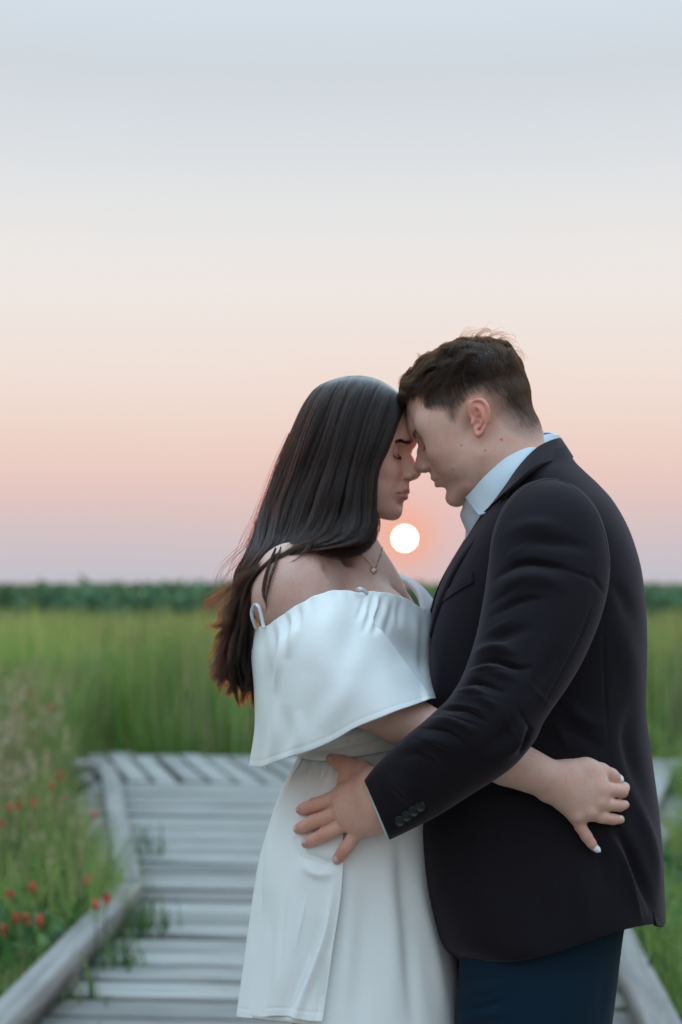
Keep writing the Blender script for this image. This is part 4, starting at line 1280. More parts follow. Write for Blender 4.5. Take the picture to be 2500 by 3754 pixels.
def build_head(fem, neck_to, neck_r, h=1.3, ear=True):
    """signed-distance head in millimetres: x forward, |y| lateral, z up, origin between the ear canals"""
    V = Vol((-112, 0, -170), (132, 92, 150), h, sym=True)
    m = 0.0 if fem else 1.0
    # cranium and forehead
    V.ell((2, 0, 52), (84, 74, 76)); V.ell((40, 0, 52), (58 - 1.0 * fem, 58, 58), 18); V.ell((-26, 0, 40), (56, 66, 58), 20)
    # face mass
    V.ell((52, 0, -12), (41, 53, 52), 18); V.ell((52, 0, -45), (38, 40, 46), 20)
    V.ell((20, 0, -40), (50, 50, 50), 20)
    # jaw
    gw = 50 if m else 45
    V.cone((14, gw, -52), (48, 33, -82), 14, 13, 14); V.cone((48, 33, -82), (76 - 2.5 * fem, 9, -91 - 1.5 * fem), 13, 13.5 - 1.8 * fem, 10)
    V.ell((79 - 2.5 * fem, 0, -90 - 1.5 * fem), (14.5 - 1.5 * fem, 19 - 4 * fem, 15 - 2 * fem), 10)
    V.ell((40, 0, -72), (42, 36, 26), 18)
    V.ell((30, 46, -40), (30, 17, 36), 14)          # masseter and cheek
    V.ell((54, 38, -38), (28, 20 + 1 * fem, 28), 18)
    V.ell((56, 47, -10), (27, 16, 19), 22)           # cheekbone
    V.ell((46, 46, 22), (36, 23, 30), 20)            # temple
    V.ell((66, 36, -18), (20, 20, 18), 10)
    if fem:
        V.ell((72, 25, -24), (17, 17, 22), 14); V.ell((58, 32, -58), (24, 20, 26), 16); V.ell((62, 18, -82), (22, 20, 18), 14)
    # brow
    b = 1.0 if m else 0.55
    V.cone((88 + 2.5 * b, 9, 31), (72, 43, 33), 7.5 + 2.0 * b, 10, 18)
    V.ell((90, 0, 40), (10, 24, 18), 16)
    # eye sockets
    ez = 3.5 * fem
    V.ell((97, 30, 12 + ez), (15, 17, 10.5), 9, 'sub')
    V.ell((95, 15, 8), (9, 6.5, 13), 7, 'sub')
    # eyeballs under closed lids
    V.ell((73.5, 31, 11 + ez), (14.6, 15.5, 13.4), 3.0)
    V.tube([(87, 19, 18.5 + ez), (88.5, 30, 22.0 + ez), (82, 44, 18 + ez)], [1.2, 1.3, 1.0], 2.4, 'sub')
    V.tube([(85.5, 17, 6.5 + ez), (88.6, 27, 2.2 + ez), (87.0, 36, 2.0 + ez), (80, 46, 6.5 + ez)], [0.7, 1.0, 1.0, 0.7], 1.6, 'sub')
    V.tube([(86.6, 20, 0.6 + ez), (87.6, 30, -2.6 + ez), (82, 42, -0.5 + ez)], [1.2, 1.4, 1.0], 3.0)
    # nose
    nb = 1.0 if m else 0.0
    V.tube([(88 + nb, 0, 27), (89.5 + 1.5 * nb, 0, 16), (97 + 2 * nb, 0, 4), (105 + nb, 0, -9), (109, 0, -17)], [7, 6.2, 6.2, 6.8, 7.5], 8, kin=4)
    V.ell((108.5, 0, -18.5), (9.2, 9.5, 8.6), 5)
    V.ell((86, 0, -10), (18, 15, 22), 9)
    V.ell((100.5, 11.5, -24), (9.5, 6.6 + 0.6 * m, 7.4), 4.5)      # ala
    V.cone((110, 0, -25.5), (97, 0, -32), 4.0, 5.0, 4)
    V.ell((103, 6.3, -31.5), (6.2, 3.6, 3.6), 2.0, 'sub')
    V.tube([(103, 15, -15), (95, 17.8, -22), (91, 17, -31)], [1.5, 1.6, 1.4], 3.0, 'sub')
    # mouth
    z = -5.0 * fem; lp = 1.0 * fem
    V.ell((76, 0, -50 + z * 0.6), (23, 29, 22), 10)
    V.ell((92, 0, -40 + z * 0.5), (7, 10, 9), 6)
    V.tube([(98 - lp, 3.2, -45.5 + z), (95 - lp, 11, -48 + z), (88.3 - lp, 20 + 1.5 * fem, -51.5 + z), (82.5, 25.5 + 3 * fem, -53 + z)], [4.2 - 0.4 * fem, 4.2 - 0.4 * fem, 3.0, 1.4], 4.0, kin=3)
    V.tube([(96.2 - lp, 0, -58.6 + z), (93 - lp, 10, -58 + z), (87.3 - lp, 19 + 1.5 * fem, -55.5 + z), (82, 25.5 + 3 * fem, -53.5 + z)], [5.2 - 0.6 * fem, 5.0 - 0.6 * fem, 3.2, 1.2], 4.0, kin=3)
    V.tube([(104, 0, -52.0 + z), (98.5, 10, -53 + z), (91, 20 + fem, -53.2 + z), (85.5, 26 + 3 * fem, -52.5 + z)], [1.0, 1.0, 0.9, 0.6], 1.8, 'sub')
    V.ell((101, 0, -38 + z * 0.5), (5, 1.8, 6), 3, 'sub')                       # philtrum
    V.ell((98 + 2.0 * fem, 0, -73 + z * 0.7), (9, 19, 5.5), 8, 'sub')                       # under the lip
    # neck
    a = np.array([-20, 0, -30.0]); nt = np.asarray(neck_to, float)
    V.cone(a, nt, neck_r, neck_r * 1.06, 22)
    V.ell((8, 30, -62), (36, 24, 40), 26)
    skull = V.F.copy()
    if ear:
        s = 0.80; t = math.radians(15)

        def e(x, z, out=None):
            x, z = x * s, z * s
            xx = x * math.cos(t) - z * math.sin(t); zz = x * math.sin(t) + z * math.cos(t)
            o = 71.5 + 0.42 * (9 - x) if out is None else out + 71.5 + 0.42 * (9 - x)
            return (xx + 1, o, zz)
        def tb(pts, rad, k, op='add', n=26):
            V.tube(list(catmull(np.array(pts), n)), list(catmull(np.array(rad)[:, None], n)[:, 0]), k, op, kin=(1.2 if op == 'add' else k))
        for (x, z, rx, rz) in ((-10, 12, 15, 21), (-8, -6, 11, 18)):
            c = np.array(e(x, z)); c[1] -= 3.0
            n_ = np.array([0.38, 0.92, 0.0]); n_ /= np.linalg.norm(n_)
            r0 = np.array([math.cos(t) * n_[1], -n_[0] * 0.9, math.sin(t) * 0.9]); r0 /= np.linalg.norm(r0)
            r2 = np.cross(r0, n_)
            V.ell(c, (rx * s, 4.6, rz * s), 3, rot=np.stack([r0, n_, r2]))
        tb([e(1, -1), e(6, 8), e(8, 20), e(3, 31), e(-7, 36.0), e(-18, 33), e(-25, 23), e(-26.5, 9), e(-23.5, -6), e(-17, -18)], [1.8, 2.4, 2.8, 2.8, 2.9, 3.0, 2.9, 2.9, 2.8, 2.9], 2.0)
        tb([e(-17, -18), e(-10, -27), e(-3, -30), e(0, -23), e(2, -14)], [2.9, 4.0, 4.2, 3.6, 2.5], 2.5)
        tb([e(-3, 27, 0.6), e(-10, 21, 1.4), e(-15.5, 10, 1.8), e(-15.5, -3, 1.8), e(-10, -13, 1.4), e(-4, -15, 0.5)], [1.8, 2.2, 2.6, 2.6, 2.4, 2.0], 2.4)
        V.ell(e(2, 24, -1.5), (6, 4, 10), 3); V.ell(e(-20, 6, -1.5), (6, 4, 16), 3)
        V.ell(e(4.5, -4, 0.5), (4.0, 3.4, 5.2), 3.0)                  # tragus
        V.ell(e(-5, 3, 3.0), (6.0, 5.5, 6.5), 2.4, 'sub')             # concha
        V.ell(e(-3, -6, 2.5), (4.2, 6.0, 5.5), 2.4, 'sub')
        V.ell(e(-3, 14, 3.4), (6.0, 3.2, 4.0), 2.0, 'sub')
    return V, skull


def skin_mat(name, rough=0.48):
    m, T = new_mat(name)
    at = T.n('ShaderNodeAttribute', attribute_name='Col')
    tcn = T.n('ShaderNodeTexCoord')
    n1 = T.noise(tcn.outputs['Object'], 55.0, 4, 0.6); n2 = T.noise(tcn.outputs['Object'], 1100.0, 2, 0.5); n3 = T.noise(tcn.outputs['Object'], 260.0, 3, 0.6)
    c = T.mix(T.ramp(n1, [(0.38, 0.0), (0.72, 0.6)]), at.outputs['Color'], T.mix(1.0, at.outputs['Color'], (1.0, 0.74, 0.68), 'MULTIPLY'))
    c = T.mix(T.ramp(n3, [(0.55, 0.0), (0.8, 0.6)]), c, T.mix(1.0, c, (0.8, 0.66, 0.6), 'MULTIPLY'))
    b = principled(T, Base_Color=c, Roughness=rough)
    b.inputs['Subsurface Weight'].default_value = 0.35
    b.inputs['Subsurface Radius'].default_value = (1.0, 0.35, 0.2)
    b.inputs['Subsurface Scale'].default_value = 0.004
    b.inputs['Specular IOR Level'].default_value = 0.35
    h = T.m('ADD', T.m('MULTIPLY', n3, 0.6), n2)
    T.l(bump(T, h, 0.2, 0.0008), b.inputs['Normal'])
    return m


M_skin_m = skin_mat('skin')
M_skin_w = skin_mat('skin_warm')
SKIN_M = np.array([0.76, 0.490, 0.400]); SKIN_W = np.array([0.83, 0.530, 0.430])


def gauss(p, c, r):
    return np.exp(-(((p - np.asarray(c, float)) / np.asarray(r, float)) ** 2).sum(1))


def in_poly(u, v, poly):
    poly = np.asarray(poly, float)
    ins = np.zeros(u.shape, bool)
    j = len(poly) - 1
    for i in range(len(poly)):
        xi, yi = poly[i]; xj, yj = poly[j]
        c = ((yi > v) != (yj > v)) & (u < (xj - xi) * (v - yi) / (yj - yi + 1e-12) + xi)
        ins ^= c; j = i
    return ins


def face_colour(p, skin, fem):
    q = p.copy(); q[:, 1] = np.abs(q[:, 1])
    col = np.tile(skin, (len(p), 1))
    # lips
    lip = np.zeros(len(p))
    for a, r in (((98, 3, -45.5), (8, 6, 4.0)), ((95, 11, -48), (8, 6, 4.2)), ((88, 19, -51), (8, 6, 3.2)), ((96, 0, -58.6), (8, 7, 4.6)), ((93, 10, -58), (8, 6, 4.4)), ((86.5, 18, -55.6), (8, 6, 3.4)), ((85, 24, -53.4), (8, 4.5, 2.4))):
        a = (a[0], a[1], a[2] - 5.0 * fem)
        lip = np.maximum(lip, np.clip(1.6 * gauss(q, a, np.array(r) * (1.12 if fem else 0.9)) - 0.35, 0, 1))
    lipc = np.array([0.50, 0.135, 0.135]) if fem else np.array([0.40, 0.19, 0.155])
    lip *= 0.95 if fem else 0.65
    col = col * (1 - lip[:, None]) + lipc * lip[:, None]
    # flush of cheek, nose tip and ear
    fl = (0.0 if fem else 0.7) * gauss(q, (74, 36, -48), (22, 20, 20)) + 0.8 * gauss(q, (66, 44, -25), (28, 20, 22)) + 0.5 * gauss(q, (110, 0, -20), (9, 12, 9))
    col = col * (1 - fl[:, None] * np.array([0.03, 0.17, 0.15]))
    # lid line
    ld = np.zeros(len(p))
    ez = 3.5 * fem
    arc = catmull([(85.5, 17, 6.0 + ez), (88.6, 27, 1.6 + ez), (87.0, 36, 1.5 + ez), (80, 46.5, 6.2 + ez)], 24)
    dd = np.min(np.linalg.norm(q[:, None] - arc[None], axis=2), 1) if len(q) < 40000 else np.array([0])
    if len(dd) == len(q):
        ld = np.clip(1.25 - dd / (2.5 if fem else 1.3), 0, 1)
    else:
        sel = gauss(q, (86, 31, 4 + ez), (12, 22, 12)) > 0.05
        qq = q[sel]; dd = np.min(np.linalg.norm(qq[:, None] - arc[None], axis=2), 1)
        ld[sel] = np.clip(1.25 - dd / (2.5 if fem else 1.3), 0, 1)
    col = col * (1 - ld[:, None]) + np.array([0.035, 0.02, 0.018]) * ld[:, None]
    lidc = gauss(q, (88, 31, 12 + ez), (10, 18, 9))  # eye socket shading put into the skin colour over the lids
    col = col * (1 - lidc[:, None] * (np.array([0.10, 0.2, 0.2]) if fem else np.array([0.16, 0.30, 0.28])))
    # brow pigment under the hairs
    bz = 3.0 if fem else 0.0
    ba = catmull(np.array([(95, 9, 33.5), (93, 20, 33.0), (87, 33, 33.0), (80, 44, 31.0)]) if fem else np.array([(95, 9, 28.5), (93, 20, 29.5), (87, 33, 31), (80, 44, 29.5)]), 24)
    sel = gauss(q, (88, 28, 30), (14, 26, 9)) > 0.08
    br = np.zeros(len(p)); qq = q[sel]
    e_ = (qq[:, None] - ba[None]) / np.array([6.0, 2.2, 2.5 if fem else 2.6])
    br[sel] = np.exp(-np.min((e_ ** 2).sum(2), 1)) * (0.5 if fem else 0.4)
    return col * (1 - br[:, None]) + np.array([0.06, 0.04, 0.035]) * br[:, None]


def warp(p):
    """shorten the lower face a little"""
    q = np.array(p, float)
    k = np.clip((8 - q[..., 2]) / 16, 0, 1); k = k * k * (3 - 2 * k)
    low = 5 + (q[..., 2] - 5) * 0.885
    q[..., 2] = np.where(q[..., 2] < 8, q[..., 2] * (1 - k) + low * k, q[..., 2])
    return q


def place(p, o, R, s):
    return o + (warp(p) * (s * 1e-3)) @ R.T


# -------- the suited person's head
R_M = head_frame(-1, 23.0, -14.0, 0.0)
S_M = 0.925
EAR_M = np.array([0.0, 73.0, 0.0])
O_M = P(1746, 1543, -0.090) - R_M @ EAR_M * 1e-3 * S_M


def w2h(w, o, R, s):
    return ((np.asarray(w) - o) @ R) / (s * 1e-3)


VM, SKULL_M = build_head(False, w2h(P(1925, 1800, 0.0), O_M, R_M, S_M) * [1, 0, 1], 56)
hv, hf = VM.mesh()
hv = smooth_mesh(hv, hf, 1, 0.4)
_em = ((np.abs(hv[:, 1]) > 71.5) & (hv[:, 0] > -36) & (hv[:, 0] < 12) & (hv[:, 2] > -32) & (hv[:, 2] < 38)).astype(float)
hv = smooth_mesh(hv, hf, 3, 0.5, _em)
hv = smooth_mesh(hv, hf, 14, 0.5, np.clip((hv[:, 2] - 30) / 8, 0, 1) * (hv[:, 0] > 20))
HW_M = place(hv, O_M, R_M, S_M)


def near_uv(p, o, R, s):
    q = p.copy(); q[:, 1] = np.abs(q[:, 1])
    return UV(place(q, o, R, s))


HAIR_POLY = [(1380, 1425), (1500, 1446), (1530, 1432), (1553, 1425), (1556, 1497), (1592, 1505), (1627, 1512), (1646, 1548), (1668, 1552), (1688, 1505), (1706, 1474), (1728, 1452), (1762, 1448),
             (1796, 1478), (1815, 1520), (1840, 1560), (1880, 1600), (1940, 1622), (2000, 1620), (2080, 1400), (1900, 1150), (1500, 1150), (1380, 1300)]
hu, hvv = near_uv(hv, O_M, R_M, S_M)
ins = in_poly(hu, hvv, HAIR_POLY)
pd, _, _ = seg_dist(hu, hvv, np.array(HAIR_POLY[:19]))
sd = np.where(ins, pd, -pd)
earm = gauss(np.c_[hv[:, 0], np.abs(hv[:, 1]), hv[:, 2]], (-8, 80, 4), (22, 9, 36)) > 0.35
ear_out = (np.abs(hv[:, 1]) > 73.5) & (hv[:, 0] > -36) & (hv[:, 0] < 10) & (hv[:, 2] > -30) & (hv[:, 2] < 36)
wid_ = np.interp(hu, [1540, 1558, 1600, 1660, 1720, 1780, 1840, 1990], [8, 12, 30, 42, 36, 46, 80, 110])
fade = np.clip((sd + 4) / wid_, 0, 1)
fade[ear_out] = 0
colm = face_colour(hv, SKIN_M, False)
shave = 0.35 * gauss(np.c_[hv[:, 0], np.abs(hv[:, 1]), hv[:, 2]], (58, 22, -80), (42, 34, 24))
colm = colm * (1 - shave[:, None] * np.array([0.32, 0.26, 0.2]))
colm[ear_out] = colm[ear_out] * np.array([1.02, 0.74, 0.72])
HAIRROOT = np.array([0.045, 0.036, 0.032])
fc_ = (0.92 * fade ** 0.8)[:, None]
colm = colm * (1 - fc_) + HAIRROOT * fc_
for (mu, mv_, mr) in ((1838, 1612, 4.5), (1691, 1633, 3.0), (1777, 1651, 3.2), (1660, 1720, 2.6)):      # small moles
    g_ = np.exp(-((hu - mu) ** 2 + (hvv - mv_) ** 2) / mr ** 2) * (hv[:, 1] > 0)
    colm = colm * (1 - 0.75 * g_[:, None])

# -------- the other head
R_W = head_frame(1, 5.0, -20.0, 0.0)
S_W = 0.875
O_W = P(1541, 1735, 0.005) - R_W @ (warp(np.array([117.7, 0, -18.5])) * 1e-3 * S_W)
VW, SKULL_W = build_head(True, w2h(P(1222, 2040, 0.045), O_W, R_W, S_W) * [1, 0, 1], 43, ear=False)
wv, wf = VW.mesh()
wv = smooth_mesh(wv, wf, 1, 0.4)
wv = smooth_mesh(wv, wf, 12, 0.5, np.clip((wv[:, 2] - 34) / 8, 0, 1))
wv = smooth_mesh(wv, wf, 6, 0.5, ((wv[:, 0] < 84) & (wv[:, 2] < 0)).astype(float))
colw = face_colour(wv, SKIN_W, True)
# scalp under the hair is dark
sc_ = np.clip((wv[:, 2] - 62 + 0.55 * np.abs(wv[:, 0] - 60) * (wv[:, 0] < 60)) / 10, 0, 1) * np.clip((86 - wv[:, 0]) / 6, 0, 1)
WHW = place(wv, O_W, R_W, S_W)


def joined(parts):
    V_, F_, C_ = [], [], []; k = 0
    for v, f, c in parts:
        V_.append(v); F_.append(f + k); C_.append(np.broadcast_to(c, (len(v), 3)) if np.ndim(c) < 2 else c); k += len(v)
    return np.concatenate(V_), np.concatenate(F_), np.concatenate(C_)


def vol_px(pts, pad, h):
    p = np.array(pts); return Vol(p.min(0) - pad, p.max(0) + pad, h)


# chest, shoulders and upper arm of the person in the dress
def p1(u, v, d):
    return P(u, v, d)


B = Vol(p1(880, 2480, 0) - [0, 0.26, 0.15], p1(1620, 1880, 0) + [0, 0.28, 0.02], 0.0032)
B.cone(p1(1270, 1860, 0.05), p1(1218, 2050, 0.05), 0.038, 0.044)
B.ell(p1(1235, 2330, 0.045), (0.098, 0.125, 0.150), 0.03)
B.cone(p1(1222, 2060, 0.02), p1(1090, 2140, -0.085), 0.042, 0.046, 0.035)
B.ell(p1(1072, 2170, -0.090), (0.050, 0.050, 0.060), 0.03)
B.cone(p1(1065, 2190, -0.095), p1(1330, 2570, -0.145), 0.046, 0.034, 0.025)
B.cone(p1(1240, 2070, 0.08), p1(1330, 2150, 0.165), 0.042, 0.045, 0.035)
B.cone(p1(1330, 2160, 0.165), p1(1460, 2500, 0.20), 0.044, 0.036, 0.02)
B.cone(p1(1255, 2130, 0.05), p1(1350, 2270, 0.04), 0.055, 0.055, 0.04)
B.ell(p1(1368, 2310, -0.040), (0.057, 0.056, 0.062), 0.018); B.ell(p1(1398, 2300, 0.085), (0.057, 0.056, 0.062), 0.018)
B.tube([p1(1320, 2062, 0.030), p1(1250, 2078, -0.030), p1(1150, 2058, -0.095)], [0.007, 0.008, 0.008], 0.018)
B.ell(p1(1225, 2062, -0.045), (0.020, 0.010, 0.007), 0.02, 'sub')
B.tube([p1(1200, 2090, -0.11), p1(1290, 2150, -0.10), p1(1330, 2200, -0.095)], [0.004, 0.005, 0.005], 0.02, 'sub')
B.tube([p1(1462, 2170, -0.02), p1(1500, 2215, -0.01), p1(1530, 2260, 0.0)], [0.003, 0.006, 0.010], 0.018, 'sub')
bv, bf = B.mesh(); bv = smooth_mesh(bv, bf, 3, 0.5)


def hand_colour(v, skin, joints, r=0.010, amt=0.35):
    c = np.tile(skin, (len(v), 1))
    for j in joints:
        g = np.exp(-((v - j) ** 2).sum(1) / r ** 2) * amt
        c = c * (1 - g[:, None] * np.array([0.12, 0.42, 0.40]))
    return c


# her arm and hand round his back
jd = lambda u, v, r: float(JB.d(u, v)) - r
fa = [p1(1330, 2560, -0.150), p1(1480, 2638, -0.166), p1(1700, 2732, -0.194), p1(1860, 2796, jd(1860, 2796, 0.026)), p1(1960, 2834, jd(1960, 2834, 0.024)), p1(2045, 2868, jd(2045, 2868, 0.021))]
H = Vol([P(1300, 2600, -0.2)[0] - 0.03, Y0 - 0.262, P(2200, 3140, -0.2)[2]], [P(2320, 2900, -0.15)[0], Y0 - 0.10, P(1400, 2440, -0.2)[2]], 0.0014)
H.tube(fa, [0.036, 0.0295, 0.0272, 0.0242, 0.0215, 0.0188], 0.02, kin=0.018)
H.cone(p1(1700, 2725, -0.197), p1(1900, 2800, jd(1900, 2800, 0.022)), 0.020, 0.0165, 0.02)


def J(u, v, r, lift=0.0):
    return p1(u, v, jd(u, v, r) - lift)


wr = J(2048, 2870, 0.020)
kn = [J(2192, 2893, 0.014, 0.006), J(2190, 2942, 0.014, 0.005), J(2158, 2976, 0.013, 0.004), J(2112, 2990, 0.012, 0.002)]
H.ell(p1(2000, 2912, jd(2000, 2912, 0.020)), 0.0085, 0.012)
for i, k_ in enumerate(kn):
    H.cone(wr + (0, 0, 0.008 - 0.006 * i), k_, 0.0165, (0.0118, 0.0118, 0.0112, 0.0105)[i], 0.012)
H.ell(J(2120, 2880, 0.016), (0.036, 0.014, 0.030), 0.012)
# thumb side
H.tube([J(2085, 2838, 0.018), J(2150, 2824, 0.015), J(2204, 2828, 0.012)], [0.016, 0.0135, 0.0100], 0.010)
H.tube([J(2204, 2828, 0.012), J(2240, 2843, 0.010), J(2268, 2857, 0.009)], [0.0098, 0.0088, 0.0066], 0.005, kin=0.004)
# index, folded under
H.tube([kn[0], J(2238, 2896, 0.016, 0.004), J(2278, 2900, 0.013)], [0.0104, 0.0086, 0.0084], 0.005, kin=0.002)
H.tube([J(2278, 2900, 0.013), J(2287, 2888, 0.005), J(2278, 2882, -0.004)], [0.0084, 0.0070, 0.0060], 0.003)
# middle and ring
H.tube([kn[1], J(2232, 2949, 0.014, 0.004), J(2270, 2953, 0.011), J(2290, 2950, 0.006)], [0.0102, 0.0083, 0.0077, 0.0058], 0.004, kin=0.0014)
H.tube([kn[2], J(2205, 2995, 0.013, 0.003), J(2246, 3003, 0.010), J(2274, 3004, 0.006)], [0.0098, 0.0080, 0.0072, 0.0055], 0.004, kin=0.0014)
# little finger reaching down
H.tube([kn[3], J(2128, 3030, 0.010), J(2150, 3066, 0.009), J(2168, 3092, 0.008), J(2180, 3108, 0.007)], [0.0094, 0.0076, 0.0072, 0.0062, 0.0050], 0.004, kin=0.002)
for i, k_ in enumerate(kn):
    H.ell(k_ + (0, -0.0075, 0.001), (0.0062, 0.005, 0.0055), 0.006)
H.tube([J(2010, 2850, 0.036), J(2070, 2892, 0.033), J(2120, 2946, 0.028)], [0.0012, 0.0014, 0.0012], 0.004)
hhv, hhf = H.mesh(); hhv = smooth_mesh(hhv, hhf, 2, 0.5)
jn = kn + [J(2238, 2843, 0.016), J(2276, 2899, 0.02), J(2272, 2953, 0.018), J(2262, 3003, 0.016), J(2148, 3062, 0.016), J(2176, 3100, 0.012)]
SKIN_B = SKIN_W * [0.79, 0.84, 0.88]
chand = hand_colour(hhv, SKIN_B * [1.06, 1.03, 1.0], jn)

# hidden rest of the body (hips and legs under the skirt)
L = Vol(p1(1080, 2400, 0) * [1, 1, 0] + [0.0, -0.16, 0.0], p1(1640, 2400, 0) + [0, 0.22, 0.0], 0.012)
hipc = p1(1330, 3000, 0.02)
L.ell(hipc, (0.10, 0.11, 0.13), 0.03); L.cone(p1(1335, 2400, 0.03), p1(1335, 2900, 0.03), 0.070, 0.075, 0.03)
for dy in (-0.075, 0.075):
    k0 = hipc + [-0.02, dy, -0.1]
    L.cone(k0, [hipc[0] - 0.04, hipc[1] + dy, 0.47], 0.085, 0.055, 0.03); L.cone([hipc[0] - 0.04, hipc[1] + dy, 0.47], [hipc[0] - 0.05, hipc[1] + dy, 0.10], 0.056, 0.036, 0.03)
    L.cone([hipc[0] - 0.05, hipc[1] + dy, 0.07], [hipc[0] + 0.10, hipc[1] + dy, 0.035], 0.036, 0.026, 0.03)
lv, lf = L.mesh(); lv = smooth_mesh(lv, lf, 2, 0.5)
v, f, c = joined([(WHW, wf, colw), (bv, bf, SKIN_B), (hhv, hhf, chand), (lv, lf, SKIN_B)])
W_BODY = child('body', v, f, M_skin_w, WOMAN, col=c)
v = None
for dy in (-0.075, 0.075):
    V = Vol((-0.08, -0.06, -0.01), (0.22, 0.06, 0.10), 0.006)
    V.ell((0.07, 0, 0.018), (0.125, 0.040, 0.022), 0.01); V.ell((-0.03, 0, 0.035), (0.04, 0.034, 0.035), 0.02)
    sv, sf = V.mesh(); sv[:, 2] = np.maximum(sv[:, 2], 0.002)
    child('shoe', sv + [hipc[0] - 0.05, hipc[1] + dy, 0.0], sf, M_lace, WOMAN)


def nail(p, along, out, ln, wd, mat, who, th=0.0009):
    along = np.asarray(along, float); along /= np.linalg.norm(along)
    out = np.asarray(out, float); out -= along * (out @ along); out /= np.linalg.norm(out)
    s = np.cross(along, out)
    V_ = []
    nu, nv_ = 12, 9
    for i in range(nu):
        t = i / (nu - 1)
        w = wd * (1 - (2 * abs(t - 0.45)) ** 3.0 * 0.55) * (0.55 if i == 0 else 1.0) * (0.5 if i == nu - 1 else 1.0)
        for j in range(nv_):
            a = (j / (nv_ - 1) - 0.5) * 2
            V_.append(p + along * ln * (t - 0.5) + s * w * a * 0.5 + out * (th - 0.28 * wd * a * a - 0.10 * ln * (t - 0.4) ** 2))
    v = np.array(V_); f = grid_faces(nu, nv_)
    n = vnormals(v, f)
    if (n @ out).mean() < 0:
        f = f[:, ::-1]
    o = child('nail', v, f, mat, who)
    thick(o, 0.0006)
    return o


m, T = new_mat('white_polish'); principled(T, Base_Color=(0.80, 0.80, 0.84), Roughness=0.2); M_polish = m
m, T = new_mat('bare_nail'); principled(T, Base_Color=(0.58, 0.40, 0.38), Roughness=0.25); M_nail = m
vw = np.array([0, -1, 0.15])
nail(J(2276, 2853, 0.0175), P(2286, 2864, 0) - P(2262, 2842, 0), vw + [0.35, 0, 0.1], 0.0100, 0.0088, M_polish, WOMAN)
nail(J(2288, 2949, 0.0135), P(2292, 2940, 0) - P(2286, 2962, 0), vw + [0.75, 0, 0], 0.0090, 0.0062, M_polish, WOMAN)
nail(J(2273, 3004, 0.0130), P(2282, 2994, 0) - P(2270, 3014, 0), vw + [0.75, 0, 0], 0.0090, 0.0062, M_polish, WOMAN)
nail(J(2188, 3112, 0.0125), P(2200, 3122, 0) - P(2180, 3106, 0), vw + [0.1, 0, -0.1], 0.0120, 0.0086, M_polish, WOMAN)

# necklace
ch = catmull(np.array([(1262, 2008, -0.050), (1295, 2022, -0.052), (1322, 2030, -0.040), (1345, 2062, -0.030), (1358, 2090, -0.024), (1363, 2093, -0.018), (1372, 2070, -0.004), (1380, 2045, 0.015), (1385, 2020, 0.04)]), 80)
# keep the chain on the skin: sample the chest volume and slide the points out to its surface


def settle(pts, Vv, off):
    pts = pts.copy(); cen = pts.copy()
    for _ in range(30):
        idx = np.clip(((pts - Vv.lo) / Vv.h), 0, np.array(Vv.F.shape) - 2)
        d = Vv.F[tuple(np.round(idx).astype(int).T)]
        dirn = np.tile(np.array([0.35, -0.9, 0.25]), (len(pts), 1)); dirn /= np.linalg.norm(dirn, axis=1, keepdims=True)
        pts += dirn * np.clip(off - d, -0.01, 0.01)[:, None] * 0.6
    return pts


m, T = new_mat('gold'); principled(T, Base_Color=(0.55, 0.34, 0.16), Metallic=1.0, Roughness=0.3); M_gold = m
m, T = new_mat('clear_stone'); principled(T, Base_Color=(0.85, 0.82, 0.85), Roughness=0.08); M_stone = m
chain = settle(P(ch[:, 0], ch[:, 1], ch[:, 2]), B, 0.0015)
NECK = tube_mesh('necklace', chain, 0.0006, M_gold, WOMAN, k=6)
pc = settle(P(1361, 2097, -0.03)[None], B, 0.003)[0]
nrm = np.array([0.25, -0.9, 0.35]); nrm /= np.linalg.norm(nrm)
a_ = np.cross(nrm, [0, 0, 1.0]); a_ /= np.linalg.norm(a_); b_ = np.cross(nrm, a_)
th = np.linspace(0, 2 * np.pi, 49)[:-1]
rr = 0.0044 * (1 + 0.2 * np.cos(4 * th))
prof = [(1.0, -0.0008), (1.02, 0.0004), (0.85, 0.0012), (0.55, 0.0014), (0.01, 0.0012)]
v = np.array([[pc + r_ * rr[i] * (math.cos(t) * a_ + math.sin(t) * b_) + h_ * nrm for i, t in enumerate(th)] for r_, h_ in prof]).reshape(-1, 3)
PEND = child('pendant', v, orient_out(v, grid_faces(5, 48, True)), M_gold, WOMAN, par=NECK)
prof = [(0.0021, 0.0010), (0.0022, 0.0018), (0.0014, 0.0026), (0.00001, 0.0027)]
v = np.array([[pc + r_ * (math.cos(t) * a_ + math.sin(t) * b_) + h_ * nrm for t in th[::4]] for r_, h_ in prof]).reshape(-1, 3)
child('stone', v, orient_out(v, grid_faces(4, 12, True)), M_stone, WOMAN, par=NECK)

# ---------------------------------------------------------------- his hand on her hip
dd_ = lambda u, v, r: float(DS.d(u, v)) - r


def K(u, v, r, lift=0.0):
    return p1(u, v, dd_(u, v, r) - lift)


